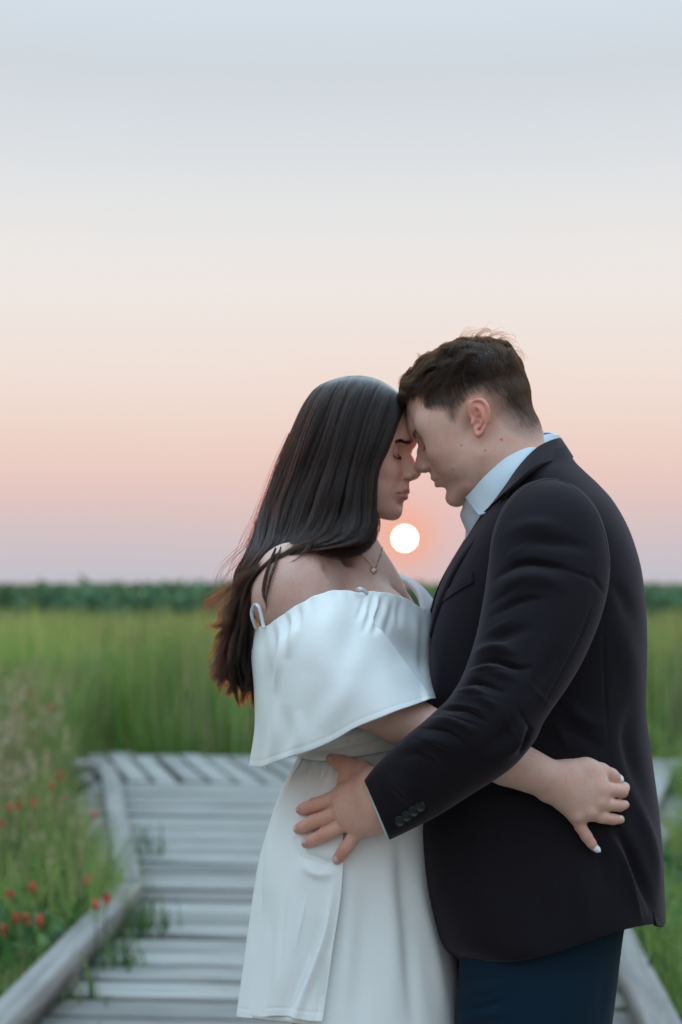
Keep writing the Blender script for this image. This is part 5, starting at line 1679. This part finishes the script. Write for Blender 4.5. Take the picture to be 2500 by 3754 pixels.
H = Vol([P(1060, 3180, -0.1)[0], Y0 - 0.285, P(1060, 3185, -0.1)[2] - 0.01], [P(1470, 3180, -0.2)[0], Y0 - 0.05, P(1440, 2750, -0.1)[2]], 0.0012)
wr = p1(1395, 2950, -0.186)
kn = [K(1252, 2914, 0.016, 0.0055), K(1264, 2968, 0.016, 0.0065), K(1284, 3010, 0.016, 0.006), K(1314, 3042, 0.015, 0.003)]
off = [(1362, 2890), (1372, 2935), (1380, 2975), (1384, 3005)]
for i, k_ in enumerate(kn):
    H.cone(p1(off[i][0], off[i][1], -0.178), k_, 0.0160, (0.0128, 0.0126, 0.0120, 0.0115)[i], 0.009)
H.ell((wr + kn[1]) / 2 + (0, 0.006, 0), (0.034, 0.016, 0.030), 0.014)
H.cone(wr, p1(1432, 2968, -0.187), 0.026, 0.022, 0.015)
H.cone(p1(1372, 2880, -0.178), p1(1430, 2935, -0.186), 0.021, 0.020, 0.015); H.cone(p1(1378, 3000, -0.178), p1(1425, 2990, -0.186), 0.0165, 0.016, 0.012)
# thumb
H.tube([p1(1385, 2880, -0.176), K(1330, 2832, 0.020, 0.008), K(1292, 2812, 0.015, 0.002), K(1252, 2798, 0.012), K(1216, 2783, 0.010)], [0.020, 0.0138, 0.0100, 0.0098, 0.0078], 0.010, kin=0.006)
H.ell(K(1300, 2868, 0.010), (0.022, 0.010, 0.020), 0.012)
# fingers
for pts, rr in (
        ([(1246, 2918), (1196, 2936), (1150, 2953), (1118, 2964), (1102, 2969)], [0.0098, 0.0090, 0.0088, 0.0080, 0.0066]),
        ([(1256, 2972), (1206, 2992), (1154, 3012), (1114, 3030), (1094, 3039)], [0.0098, 0.0092, 0.0089, 0.0082, 0.0068]),
        ([(1274, 3014), (1232, 3038), (1188, 3060), (1146, 3080), (1122, 3091)], [0.0096, 0.0088, 0.0086, 0.0078, 0.0064]),
        ([(1312, 3044), (1290, 3078), (1269, 3108), (1247, 3137), (1235, 3152)], [0.0096, 0.0086, 0.0082, 0.0073, 0.0061])):
    n = len(pts)
    lift = [0.010, 0.008, 0.006, 0.001, -0.002]
    w = [K(pts[i][0], pts[i][1], rr[i] + 0.001, lift[i]) for i in range(n)]
    H.tube(list(catmull(np.array(w), 13)), list(np.interp(np.linspace(0, 4, 13), range(5), rr)), 0.004, kin=0.0014)
    H.ell(w[2] + (0, -0.0025, 0.001), (rr[2] * 1.04, rr[2] * 0.85, rr[2] * 1.06), 0.002)
    ax = (w[3] - w[1]) / np.linalg.norm(w[3] - w[1]); pr = np.cross(ax, [0, 1.0, 0])
for i, k_ in enumerate(kn):
    H.ell(k_ + (0.002, -0.0080, 0.001), (0.0080, 0.0066, 0.0068), 0.006)
    H.cone(k_ + (0.003, -0.0118, 0), p1(off[i][0], off[i][1], -0.1968), 0.0024, 0.0014, 0.004)
H.tube([K(1275, 3006, 0.0335), K(1300, 2990, 0.0365), K(1322, 2966, 0.0395), K(1350, 2970, 0.0430)], [0.0010, 0.0014, 0.0014, 0.0012], 0.004)
H.tube([K(1295, 3026, 0.0310), K(1322, 3006, 0.0350), K(1352, 2992, 0.0390)], [0.0010, 0.0013, 0.0012], 0.004)
mv, mf = H.mesh(); mv = smooth_mesh(mv, mf, 2, 0.5)
jn = kn + [K(1150, 2951, 0.018), K(1156, 3006, 0.018), K(1187, 3057, 0.018), K(1268, 3108, 0.016), K(1103, 2968, 0.014), K(1095, 3037, 0.014), K(1122, 3086, 0.014), K(1240, 3145, 0.014), K(1250, 2798, 0.018)]
cm = hand_colour(mv, SKIN_M * [0.92, 0.86, 0.84], jn, 0.0085, 0.8)
nz = np.array([0, -1, 0.1])
for (u, vv, u2, v2, r) in ((1097, 2969, 1118, 2962, 0.0125), (1087, 3040, 1110, 3029, 0.0135), (1117, 3088, 1140, 3078, 0.0130), (1232, 3152, 1246, 3134, 0.0115)):
    a_ = P(u, vv, 0) - P(u2, v2, 0)
    nail(K(u * 0.82 + u2 * 0.18, vv * 0.82 + v2 * 0.18, r + 0.0035), a_, nz + a_ / np.linalg.norm(a_) * 0.5, 0.0110, 0.0092, M_nail, MAN)
a_ = P(1210, 2778, 0) - P(1250, 2797, 0)
nail(K(1219, 2781, 0.0185), a_, np.array([0.05, -1, 0.5]), 0.0125, 0.0105, M_nail, MAN)

# rest of his body inside the clothes
L = Vol(np.array([0.12, Y0 - 0.2, 0.0]), np.array([0.42, Y0 + 0.22, 1.6]), 0.014)
L.cone(P(1985, 2250, 0.0), P(1975, 3000, 0.0), 0.105, 0.105); L.ell(P(1985, 2130, 0), (0.08, 0.13, 0.10), 0.05)
L.cone(P(1930, 1800, 0.0), P(1975, 2000, 0), 0.050, 0.06, 0.05)
for d0 in (-0.085, 0.095):
    a_ = P(1970, 3200, d0); b_ = P(1950, zpx(0.1, d0), d0)
    L.cone(a_, b_, 0.075, 0.04, 0.03)
lv2, lf2 = L.mesh()
arm = [P(2030, 1930, -0.15), P(1985, 2250, -0.19), P(1850, 2640, -0.250), P(1600, 2830, -0.240), P(1470, 2920, -0.205)]
A2 = vol_px(arm, 0.06, 0.005); A2.tube(arm, [0.045, 0.043, 0.036, 0.030, 0.022], 0.02)
v2, f2 = A2.mesh()
v, f, c = joined([(HW_M, hf, colm), (mv, mf, cm), (v2, f2, SKIN_M), (lv2, lf2, SKIN_M)])
M_BODY = child('body', v, f, M_skin_m, MAN, col=c)

# ---------------------------------------------------------------- hair
def hair_mat(name, melanin, redness, rough=0.32, tint=None):
    m = bpy.data.materials.new(name); m.use_nodes = True
    T = NT(m.node_tree)
    b = T.n('ShaderNodeBsdfHairPrincipled')
    b.parametrization = 'MELANIN'
    b.inputs['Melanin'].default_value = melanin
    b.inputs['Melanin Redness'].default_value = redness
    b.inputs['Roughness'].default_value = rough
    b.inputs['Radial Roughness'].default_value = 0.4
    b.inputs['Random Color'].default_value = 0.15
    b.inputs['Random Roughness'].default_value = 0.2
    o = T.n('ShaderNodeOutputMaterial'); T.l(b.outputs[0], o.inputs[0])
    return m


M_hairw = hair_mat('dark_hair', 0.875, 0.65, 0.40)
M_hairm = hair_mat('ash_brown_hair', 0.74, 0.0, 0.40)
m, T = new_mat('dark_hair_base'); principled(T, Base_Color=(0.010, 0.007, 0.007), Roughness=0.8, Specular_IOR_Level=0.05); M_hbase = m
m, T = new_mat('brown_hair_base'); principled(T, Base_Color=(0.030, 0.025, 0.023), Roughness=0.9, Specular_IOR_Level=0.0); M_hbase_m = m

# ---- long hair, a sheet that sweeps from the parting over the shoulder
HR = [  # A(face edge)  M(middle)  B(back edge)  depth, half thickness, start of the wrap
    (1484, 1462, 1345, 1380, 1178, 1408, 0.045, 0.006, -0.9), (1487, 1474, 1338, 1398, 1146, 1434, 0.045, 0.052, -0.7), (1479, 1502, 1312, 1440, 1108, 1490, 0.045, 0.078, -0.52),
    (1456, 1560, 1278, 1525, 1074, 1566, 0.045, 0.092, -0.42), (1424, 1640, 1250, 1618, 1040, 1655, 0.045, 0.099, -0.36), (1384, 1722, 1222, 1716, 1010, 1735, 0.045, 0.101, -0.34),
    (1373, 1810, 1196, 1806, 984, 1808, 0.040, 0.101, -0.32), (1370, 1888, 1176, 1886, 958, 1878, 0.034, 0.101, -0.30), (1358, 1946, 1150, 1948, 932, 1952, 0.022, 0.102, -0.3),
    (1316, 1990, 1110, 1984, 906, 2016, 0.004, 0.106, -0.28), (1206, 2012, 1045, 2020, 884, 2058, -0.010, 0.104, -0.26), (1090, 2028, 988, 2058, 866, 2108, -0.022, 0.094, -0.25),
    (988, 2078, 925, 2115, 856, 2160, -0.030, 0.080, -0.25), (948, 2180, 894, 2205, 846, 2232, -0.030, 0.064, -0.25), (930, 2300, 878, 2305, 834, 2312, -0.028, 0.056, -0.25),
    (924, 2400, 868, 2400, 822, 2395, -0.026, 0.050, -0.25), (930, 2490, 872, 2485, 824, 2470, -0.024, 0.044, -0.25), (945, 2565, 895, 2558, 850, 2530, -0.022, 0.036, -0.25)]
HRS = catmull(HR, 240)


def hair_sheet(s, w, far=False, off=0.0):
    """s 0..1 along the flow, w 0..1 from the face edge to the back edge; returns world points"""
    s = np.clip(np.asarray(s, float), 0, 1); w = np.asarray(w, float)
    t = s * 239; i = np.clip(t.astype(int), 0, 238); f = (t - i)[..., None]
    R = HRS[i] * (1 - f) + HRS[i + 1] * f
    x = R[..., 8] + (1 - R[..., 8]) * w
    b = 4 * w * (1 - w)
    u = R[..., 0] * (1 - w) + R[..., 4] * w + b * (R[..., 2] - (R[..., 0] + R[..., 4]) / 2)
    v = R[..., 1] * (1 - w) + R[..., 5] * w + b * (R[..., 3] - (R[..., 1] + R[..., 5]) / 2)
    c = np.sqrt(np.clip(1 - x ** 2, 0, 1))
    # the strip next to the face tucks in a little
    tuck = 0.04 * np.exp(-w / 0.05)
    d = R[..., 6] - (R[..., 7] * c * (1 - tuck) + off) * (-1 if far else 1)
    return P(u, v, d)


ss, ww = np.meshgrid(np.linspace(0.0, 0.965, 170), np.linspace(0.02, 0.97, 60), indexing='ij')
near = hair_sheet(ss, ww, False, -0.004).reshape(-1, 3)
farv = hair_sheet(ss[:, ::-1], ww[:, ::-1], True, -0.004).reshape(-1, 3)
# bundle relief so that the base itself breaks into locks
lock = np.sin(ww * 60 + 2.0 * np.sin(ss * 5) + 1.5 * np.sin(ww * 23)) * 0.5 + 0.5 * np.sin(ww * 131 + 3 * np.sin(ss * 9 + ww * 9))
near[:, 1] += 0.0022 * lock.reshape(-1) * np.clip(ss * 3, 0, 1).reshape(-1)
hvv_ = np.concatenate([near.reshape(170, 60, 3), farv.reshape(170, 60, 3)], 1).reshape(-1, 3)
hff = grid_faces(170, 120, True)
HAIR_W = child('hair', hvv_, orient_out(hvv_, hff), M_hbase, WOMAN, label='long dark brown hair swept over the shoulder')

rng = np.random.default_rng(3)


def long_strands(n, far, k=34, seed=1):
    r = np.random.default_rng(seed)
    nl = 105
    lw = np.sort(r.uniform(0, 1, nl)); lend = r.uniform(0.86, 1.0, nl) - 0.10 * (r.random(nl) < 0.3); lph = r.uniform(0, 6.28, nl); lam = r.uniform(0.5, 1.4, nl); ldep = r.normal(0, 1, nl)
    g = r.integers(0, nl, n)
    w0 = np.clip(lw[g] + r.normal(0, 0.015, n), -0.005, 1.0)
    # starts: mostly at the parting, some further down the scalp
    s0 = np.where(r.random(n) < 0.75, r.uniform(0, 0.03, n), r.uniform(0, 0.15, n))
    s1 = np.clip(lend[g] + r.normal(0, 0.015, n), 0.3, 1.0)
    t = np.linspace(0, 1, k)[None]
    s = s0[:, None] + (s1 - s0)[:, None] * t
    # locks gather towards their own line lower down
    gather = np.clip((s - 0.2) / 0.6, 0, 1)
    w = w0[:, None] + (lw[g] - w0)[:, None] * 0.85 * gather
    wave = np.sin(s * 13 + lph[g][:, None]) * lam[g][:, None]
    w = w + 0.026 * np.sin(s * 15 + 1.7 * lph[g][:, None]) * np.clip((s - 0.12) / 0.3, 0, 1) + 0.030 * wave * np.clip((s - 0.3) / 0.4, 0, 1) + 0.06 * np.sin(s * 24 + lph[g][:, None]) * np.clip((s - 0.75) / 0.25, 0, 1) * lam[g][:, None]
    w = w + 0.040 * np.sin(s * 10.5 + 5.0 * w0[:, None]) * np.clip((s - 0.12) / 0.35, 0, 1) + 0.035 * np.sin(s * 19 + 9.0 * w0[:, None]) * np.clip((s - 0.45) / 0.3, 0, 1)
    off = 0.0012 + 0.003 * r.random(n)[:, None] + 0.0042 * ldep[g][:, None] * np.clip(s * 8, 0, 1) + 0.004 * np.abs(wave) * np.clip((s - 0.5) / 0.5, 0, 1) + 0.0035 * np.sin(s * 21 + 2.3 * lph[g][:, None]) * lam[g][:, None] * np.clip((s - 0.15) / 0.3, 0, 1)
    pts = hair_sheet(s, np.clip(w, -0.004 - 0.01 * r.random((n, 1)), 1.0 + 0.10 * np.clip((s - 0.45) / 0.3, 0, 1)), far, off)
    # flicked tips, and fine frizz
    tip = np.clip((t - 0.86) / 0.14, 0, 1) ** 2
    fl = r.normal(0, 1, (nl, 3)) * [0.012, 0.010, 0.008] + [-0.006, 0, 0.003]
    pts = pts + fl[g][:, None, :] * tip[..., None]
    jit = r.normal(0, 1, (n, 1, 3)) * np.array([0.0010, 0.0010, 0.0006]) * np.clip(t * 3, 0, 1)[..., None]
    return pts + jit


def free_strands(guide, n, spread, k=26, seed=0, tipspread=1.0):
    r = np.random.default_rng(seed)
    c = catmull(np.asarray(guide, float), k)
    g = P(c[:, 0], c[:, 1], c[:, 2])
    fr = r.uniform(0.72, 1.0, n)
    ti = np.linspace(0, 1, k)[None] * fr[:, None] * (k - 1); i0 = np.clip(ti.astype(int), 0, k - 2); ff = (ti - i0)[..., None]
    g = g[i0] * (1 - ff) + g[i0 + 1] * ff
    t = np.linspace(0, 1, k)[None, :, None]
    o = r.normal(0, 1, (n, 1, 3)) * spread * (0.5 + 0.9 * np.sin(np.pi * t * 0.8) * 1.0 - 0.45 * t * (2 - tipspread))
    sh = r.normal(0, 1, (n, 1, 3)) * spread * 0.9 * np.sin(t * 5 + r.uniform(0, 6.28, (n, 1, 1)))
    return g + o + sh * t


S = [long_strands(9500, False, seed=1), long_strands(2500, True, seed=2)]
allS = np.concatenate(S) - np.array(WOMAN.location)
hair_object('hair_strands', allS, RNG.uniform(0.00012, 0.00024, len(allS)), M_hairw, HAIR_W)
LK = [  # loose locks: guide, count, spread
    ([(930, 2160, -0.06), (900, 2230, -0.07), (860, 2270, -0.075), (810, 2293, -0.08), (744, 2296, -0.08)], 130, 0.0032),
    ([(925, 2250, -0.06), (880, 2290, -0.07), (832, 2308, -0.075), (800, 2335, -0.08), (788, 2352, -0.08)], 70, 0.0026),
    ([(1010, 2010, -0.12), (990, 2060, -0.132), (972, 2120, -0.138), (966, 2175, -0.142), (977, 2215, -0.144), (975, 2250, -0.146)], 46, 0.0014),
    ([(1030, 2005, -0.12), (1012, 2060, -0.135), (995, 2110, -0.142), (985, 2150, -0.144), (978, 2190, -0.145), (976, 2216, -0.146)], 26, 0.0010),
    ([(1175, 1975, -0.09), (1140, 1996, -0.128), (1118, 2020, -0.140), (1090, 2048, -0.148), (1050, 2066, -0.152)], 26, 0.0012),
    ([(1375, 1880, -0.055), (1372, 1930, -0.065), (1345, 1985, -0.072), (1290, 2022, -0.085), (1220, 2022, -0.11), (1130, 2000, -0.125), (1040, 2020, -0.125)], 260, 0.0042),
    ([(1370, 1860, -0.055), (1378, 1920, -0.055), (1365, 1975, -0.058), (1320, 2025, -0.065), (1250, 2036, -0.095), (1170, 2012, -0.12)], 90, 0.0024),
    ([(900, 2380, -0.06), (868, 2440, -0.06), (830, 2470, -0.06), (790, 2478, -0.06), (772, 2492, -0.06)], 110, 0.0034), ([(900, 2420, -0.06), (880, 2480, -0.06), (845, 2530, -0.06), (828, 2548, -0.06)], 100, 0.0036),
    ([(920, 2440, -0.06), (905, 2510, -0.06), (888, 2560, -0.06), (884, 2592, -0.06)], 90, 0.0034), ([(945, 2460, -0.06), (935, 2520, -0.06), (930, 2580, -0.05)], 80, 0.0034), ([(870, 2350, -0.05), (830, 2420, -0.05), (815, 2480, -0.05), (800, 2520, -0.05)], 60, 0.0030),
    ([(960, 1880, 0.02), (915, 1990, 0.0), (868, 2040, 0.0), (820, 2090, 0.0), (795, 2140, 0.0), (780, 2200, 0.0)], 12, 0.0060), ([(985, 1800, 0.03), (930, 1930, 0.02), (880, 2050, 0.01), (835, 2200, 0.0), (820, 2300, 0.0)], 16, 0.0060),
    ([(1060, 1590, 0.045), (1000, 1730, 0.04), (945, 1890, 0.03), (890, 2030, 0.02)], 20, 0.0035)]
for i, (g, n, sp) in enumerate(LK):
    st = free_strands(g, n, sp, seed=20 + i, tipspread=0.3) - np.array(WOMAN.location)
    hair_object('hair_lock', st, RNG.uniform(0.00011, 0.0002, n), M_hairw, HAIR_W)


# ---- short hair on the suited person
def samp(F, V, p):
    q = np.array(p, float); q[:, 1] = np.abs(q[:, 1])
    g = (q - V.lo) / V.h
    g = np.clip(g, 0, np.array(F.shape) - 1.001)
    i = g.astype(int); f = g - i
    out = 0
    for a in (0, 1):
        for b in (0, 1):
            for c in (0, 1):
                wgt = (f[:, 0] if a else 1 - f[:, 0]) * (f[:, 1] if b else 1 - f[:, 1]) * (f[:, 2] if c else 1 - f[:, 2])
                out = out + wgt * F[i[:, 0] + a, i[:, 1] + b, i[:, 2] + c]
    return out


def sgrad(F, V, p, e=2.0):
    g = np.stack([samp(F, V, p + d) - samp(F, V, p - d) for d in np.eye(3) * e], 1)
    return g / np.maximum(np.linalg.norm(g, axis=1, keepdims=True), 1e-6)


def topness(p):
    t = np.clip((p[:, 2] - 52 - 0.10 * (p[:, 0] < 0) * p[:, 0]) / 48, 0, 1)
    return t * t * (3 - 2 * t)


WHORL = np.array([-38.0, 18.0, 118.0])
root = np.flatnonzero(fade > 0.12)
root = root[(hv[root, 2] > -75)]
# a base of hair mass a few millimetres off the scalp
tp = topness(hv); front = np.clip((hv[:, 0] - 30) / 50, 0, 1)
th_ = np.where(fade > 0.5, (fade - 0.5) * 2, 0) * (-0.6 + np.clip((tp - 0.22) / 0.78, 0, 1) * (4.0 + 3.0 * front))
nrm_h = vnormals(hv, hf)
sel = (fade > 0.5) & (tp > 0.22)
fsel = hf[sel[hf].all(1)]
used = np.unique(fsel); remap = -np.ones(len(hv), int); remap[used] = np.arange(len(used))
capv = smooth_mesh(hv[used] + nrm_h[used] * th_[used][:, None], remap[fsel], 4, 0.5)
bump_ = -1.0 + 1.2 * value_noise(capv * [0.4, 1.0, 1.0], 0.22, 5) * tp[used] + 0.5 * value_noise(capv, 0.5, 6) * tp[used]
capv = capv + nrm_h[used] * bump_[:, None]
HAIR_M = child('hair', place(capv, O_M, R_M, S_M), remap[fsel], M_hbase_m, MAN, label='short ash brown hair faded at the sides')

area_w = fade[root] ** 1.5 * (0.45 + 0.9 * tp[root]) * (1 + 3.0 * np.exp(-np.linalg.norm(hv[root] * [1, 1, 1] - np.array([-38.0, 18.0, 118.0]), axis=1) / 25.0))
nS = 21000
pick = rng.choice(root, nS, p=area_w / area_w.sum())
p0 = hv[pick] + rng.normal(0, 0.7, (nS, 3))
tp0 = topness(p0); fd0 = fade[pick]; fr0 = np.clip((p0[:, 0] - 40) / 45, 0, 1)
L_ = (5.0 + 9.0 * np.clip(fd0 - 0.5, 0, 1) * 2 * (1 - tp0) + tp0 * rng.uniform(24, 42, nS) + 6 * fr0 * tp0) * np.clip(fd0 * 1.4, 0.35, 1)
# clumps
ncl = 260
cl = rng.choice(root[tp[root] > 0.15], ncl)
clp = hv[cl]
cid = np.argmin(((p0[:, None, :] - clp[None]) ** 2).sum(2), 1)
ck = 12
kk_ = 12
pts = np.zeros((nS, kk_, 3)); pts[:, 0] = p0
cn = rng.normal(0, 1, (ncl, 3))
cur = p0.copy()
hgt_t = tp0 * np.maximum(rng.uniform(6, 12, nS) + 5 * fr0 + 3.5 * cn[cid, 0], 4.5 + 3 * fr0) + (1 - tp0) * (0.8 + 2.0 * np.clip(fd0 - 0.4, 0, 1))
lag = rng.normal(0, 1, (nS, 3))
for j in range(1, kk_):
    n_ = sgrad(SKULL_M, VM, cur)
    rad = cur - WHORL
    rad /= np.linalg.norm(rad, axis=1, keepdims=True)
    down = np.tile([-0.30, 0.0, -1.0], (nS, 1)) + 0.0
    dirn = rad * (0.3 + 0.9 * tp0[:, None]) + down * (1.15 * (1 - tp0) ** 1.5)[:, None] + np.array([0.9, 0.0, 0.15]) * (tp0 ** 0.7 * np.clip((p0[:, 0] + 25) / 50, 0, 1))[:, None]
    dirn += lag * np.exp(-np.linalg.norm(p0 - WHORL, axis=1) / 18.0)[:, None]
    dirn += 0.20 * cn[cid] * tp0[:, None] + 0.10 * lag
    dirn -= n_ * (dirn * n_).sum(1)[:, None]
    dirn /= np.maximum(np.linalg.norm(dirn, axis=1, keepdims=True), 1e-6)
    cur = cur + dirn * (L_ / (kk_ - 1))[:, None]
    d = samp(SKULL_M, VM, cur)
    t = j / (kk_ - 1)
    # the fringe lifts and rolls forward
    lift = hgt_t * min(1.0, t * 2.2) * (1 - 0.35 * max(0, t - 0.6) / 0.4 * (1 - fr0))
    cur = cur + n_ * np.clip(lift - d, -3, 3)[:, None]
    pts[:, j] = cur
# draw each strand towards its clump's mean line
mean = np.zeros((ncl, kk_, 3)); cnt = np.bincount(cid, minlength=ncl).astype(float)
np.add.at(mean, cid, pts); mean /= np.maximum(cnt, 1)[:, None, None]
tt = np.linspace(0, 1, kk_)[None, :, None] ** 1.3
pts = pts + (mean[cid] - pts) * tt * (0.55 * tp0)[:, None, None] * np.clip(cnt[cid] / 6, 0, 1)[:, None, None]
W_ = place(pts.reshape(-1, 3), O_M, R_M, S_M).reshape(nS, kk_, 3) - np.array(MAN.location)
hair_object('hair_strands', W_, RNG.uniform(0.00007, 0.00014, nS) * (0.75 + 0.7 * tp0), M_hairm, HAIR_M)
# unruly tufts on the crown and the fringe
TF = [([(1690, 1240, -0.03), (1712, 1222, -0.03), (1735, 1212, -0.03), (1752, 1212, -0.03)], 14, 0.003), ([(1740, 1236, -0.03), (1762, 1218, -0.03), (1786, 1212, -0.03), (1806, 1218, -0.03)], 30, 0.004),
      ([(1785, 1240, -0.03), (1812, 1224, -0.03), (1840, 1226, -0.03), (1856, 1238, -0.03)], 16, 0.0035), ([(1820, 1252, -0.03), (1850, 1240, -0.03), (1876, 1254, -0.03), (1890, 1272, -0.03)], 14, 0.0035), ([(1870, 1280, -0.03), (1896, 1290, -0.03), (1912, 1312, -0.03), (1918, 1330, -0.03)], 14, 0.0035),
      ([(1560, 1330, -0.02), (1545, 1315, -0.02), (1536, 1305, -0.02), (1533, 1298, -0.02)], 26, 0.0022), ([(1530, 1370, -0.01), (1500, 1372, -0.01), (1478, 1388, -0.01), (1465, 1404, -0.01)], 60, 0.0030),
      ([(1548, 1395, -0.03), (1510, 1395, -0.035), (1482, 1410, -0.035), (1472, 1430, -0.03)], 120, 0.0045), ([(1550, 1380, -0.05), (1515, 1402, -0.05), (1495, 1428, -0.045), (1490, 1452, -0.04)], 90, 0.0035), ([(1525, 1395, 0.01), (1495, 1412, 0.02), (1488, 1450, 0.02), (1492, 1478, 0.02)], 60, 0.003)]
for i, (g, n, sp) in enumerate(TF):
    st = free_strands(g, n, sp, seed=60 + i, tipspread=0.4) - np.array(MAN.location)
    hair_object('hair_tuft', st, RNG.uniform(0.00009, 0.00015, n), M_hairm, HAIR_M)


# ---- brows and lashes
def strips_on_face(curve, n, length, spread, V, F, o, R, s, dirv, seed, k=6, lift=0.6):
    r = np.random.default_rng(seed)
    c = catmull(np.asarray(curve, float), 60)
    t = r.beta(1.25, 1.0, n)
    base = c[(t * 59).astype(int)] + r.normal(0, 1, (n, 3)) * spread * (1.0 - 0.55 * t)[:, None]
    out = np.zeros((n, k, 3)); cur = base.copy()
    L = length * r.uniform(0.7, 1.2, n) * (1 - 0.3 * t)
    dv = np.asarray(dirv(t)) + r.normal(0, 0.12, (n, 3))
    for j in range(k):
        d = samp(F, V, cur); n_ = sgrad(F, V, cur, 1.6)
        cur = cur + n_ * (lift * (0.2 + j / k) - d)[:, None]
        out[:, j] = cur
        q = dv - n_ * (dv * n_).sum(1)[:, None]; q /= np.linalg.norm(q, axis=1, keepdims=True)
        cur = cur + q * (L / (k - 1))[:, None]
    return place(out.reshape(-1, 3), o, R, s).reshape(n, k, 3)


def brows(who, V, F, o, R, s, curve, n, ln, sp, rad, mat, seed):
    for sg in (1, -1):
        c = np.array(curve, float); c[:, 1] *= sg
        st = strips_on_face(c, n, ln, sp, V, F, o, R, s, lambda t: np.stack([-0.5 * t, sg * (0.8 + 0.2 * t), 0.35 - 0.6 * t], 1), seed)
        hair_object('eyebrow', st - np.array(who.location), rad, mat, who)


brows(MAN, VM, SKULL_M, O_M, R_M, S_M, [(96, 9, 28), (94, 20, 29.5), (88, 33, 30.5), (80, 45, 28)], 420, 6.0, (0.5, 0.8, 1.6), 0.00005, M_hairm, 71)
brows(WOMAN, VW, SKULL_W, O_W, R_W, S_W, [(95, 9, 33.5), (93, 20, 33.0), (87, 33, 33.0), (80, 44, 31.0)], 1300, 5.0, (0.4, 0.6, 1.1), 0.00006, M_hairw, 72)


def lashes(who, o, R, s, n, ln, rad, mat, seed, ez=0.0):
    r = np.random.default_rng(seed)
    for sg in (1, -1):
        arc = catmull([(86.2, 17.5, 5.6 + ez), (89.3, 27, 1.4 + ez), (87.8, 36, 1.4 + ez), (80.6, 46, 5.8 + ez)], 60)
        t = r.uniform(0, 1, n); b = arc[(t * 59).astype(int)] + r.normal(0, 0.25, (n, 3))
        L = ln * r.uniform(0.75, 1.15, n) * (0.6 + 0.6 * t)
        tt = np.linspace(0, 1, 6)
        dx = np.stack([0.80 - 0.55 * t, -0.05 + 0.8 * t, -0.95 + 0.25 * t], 1) + r.normal(0, 0.1, (n, 3))
        pts = b[:, None] + dx[:, None] * (L[:, None] * tt[None])[..., None]
        pts[:, :, 2] += (L[:, None] * 0.45 * tt[None] ** 2)
        pts[:, :, 1] *= sg
        hair_object('eyelash', place(pts.reshape(-1, 3), o, R, s).reshape(n, 6, 3) - np.array(who.location), rad, mat, who)


lashes(WOMAN, O_W, R_W, S_W, 95, 8.0, 0.00013, M_hairw, 5, 3.5)
lashes(MAN, O_M, R_M, S_M, 60, 7.0, 0.00010, M_hairm, 6)
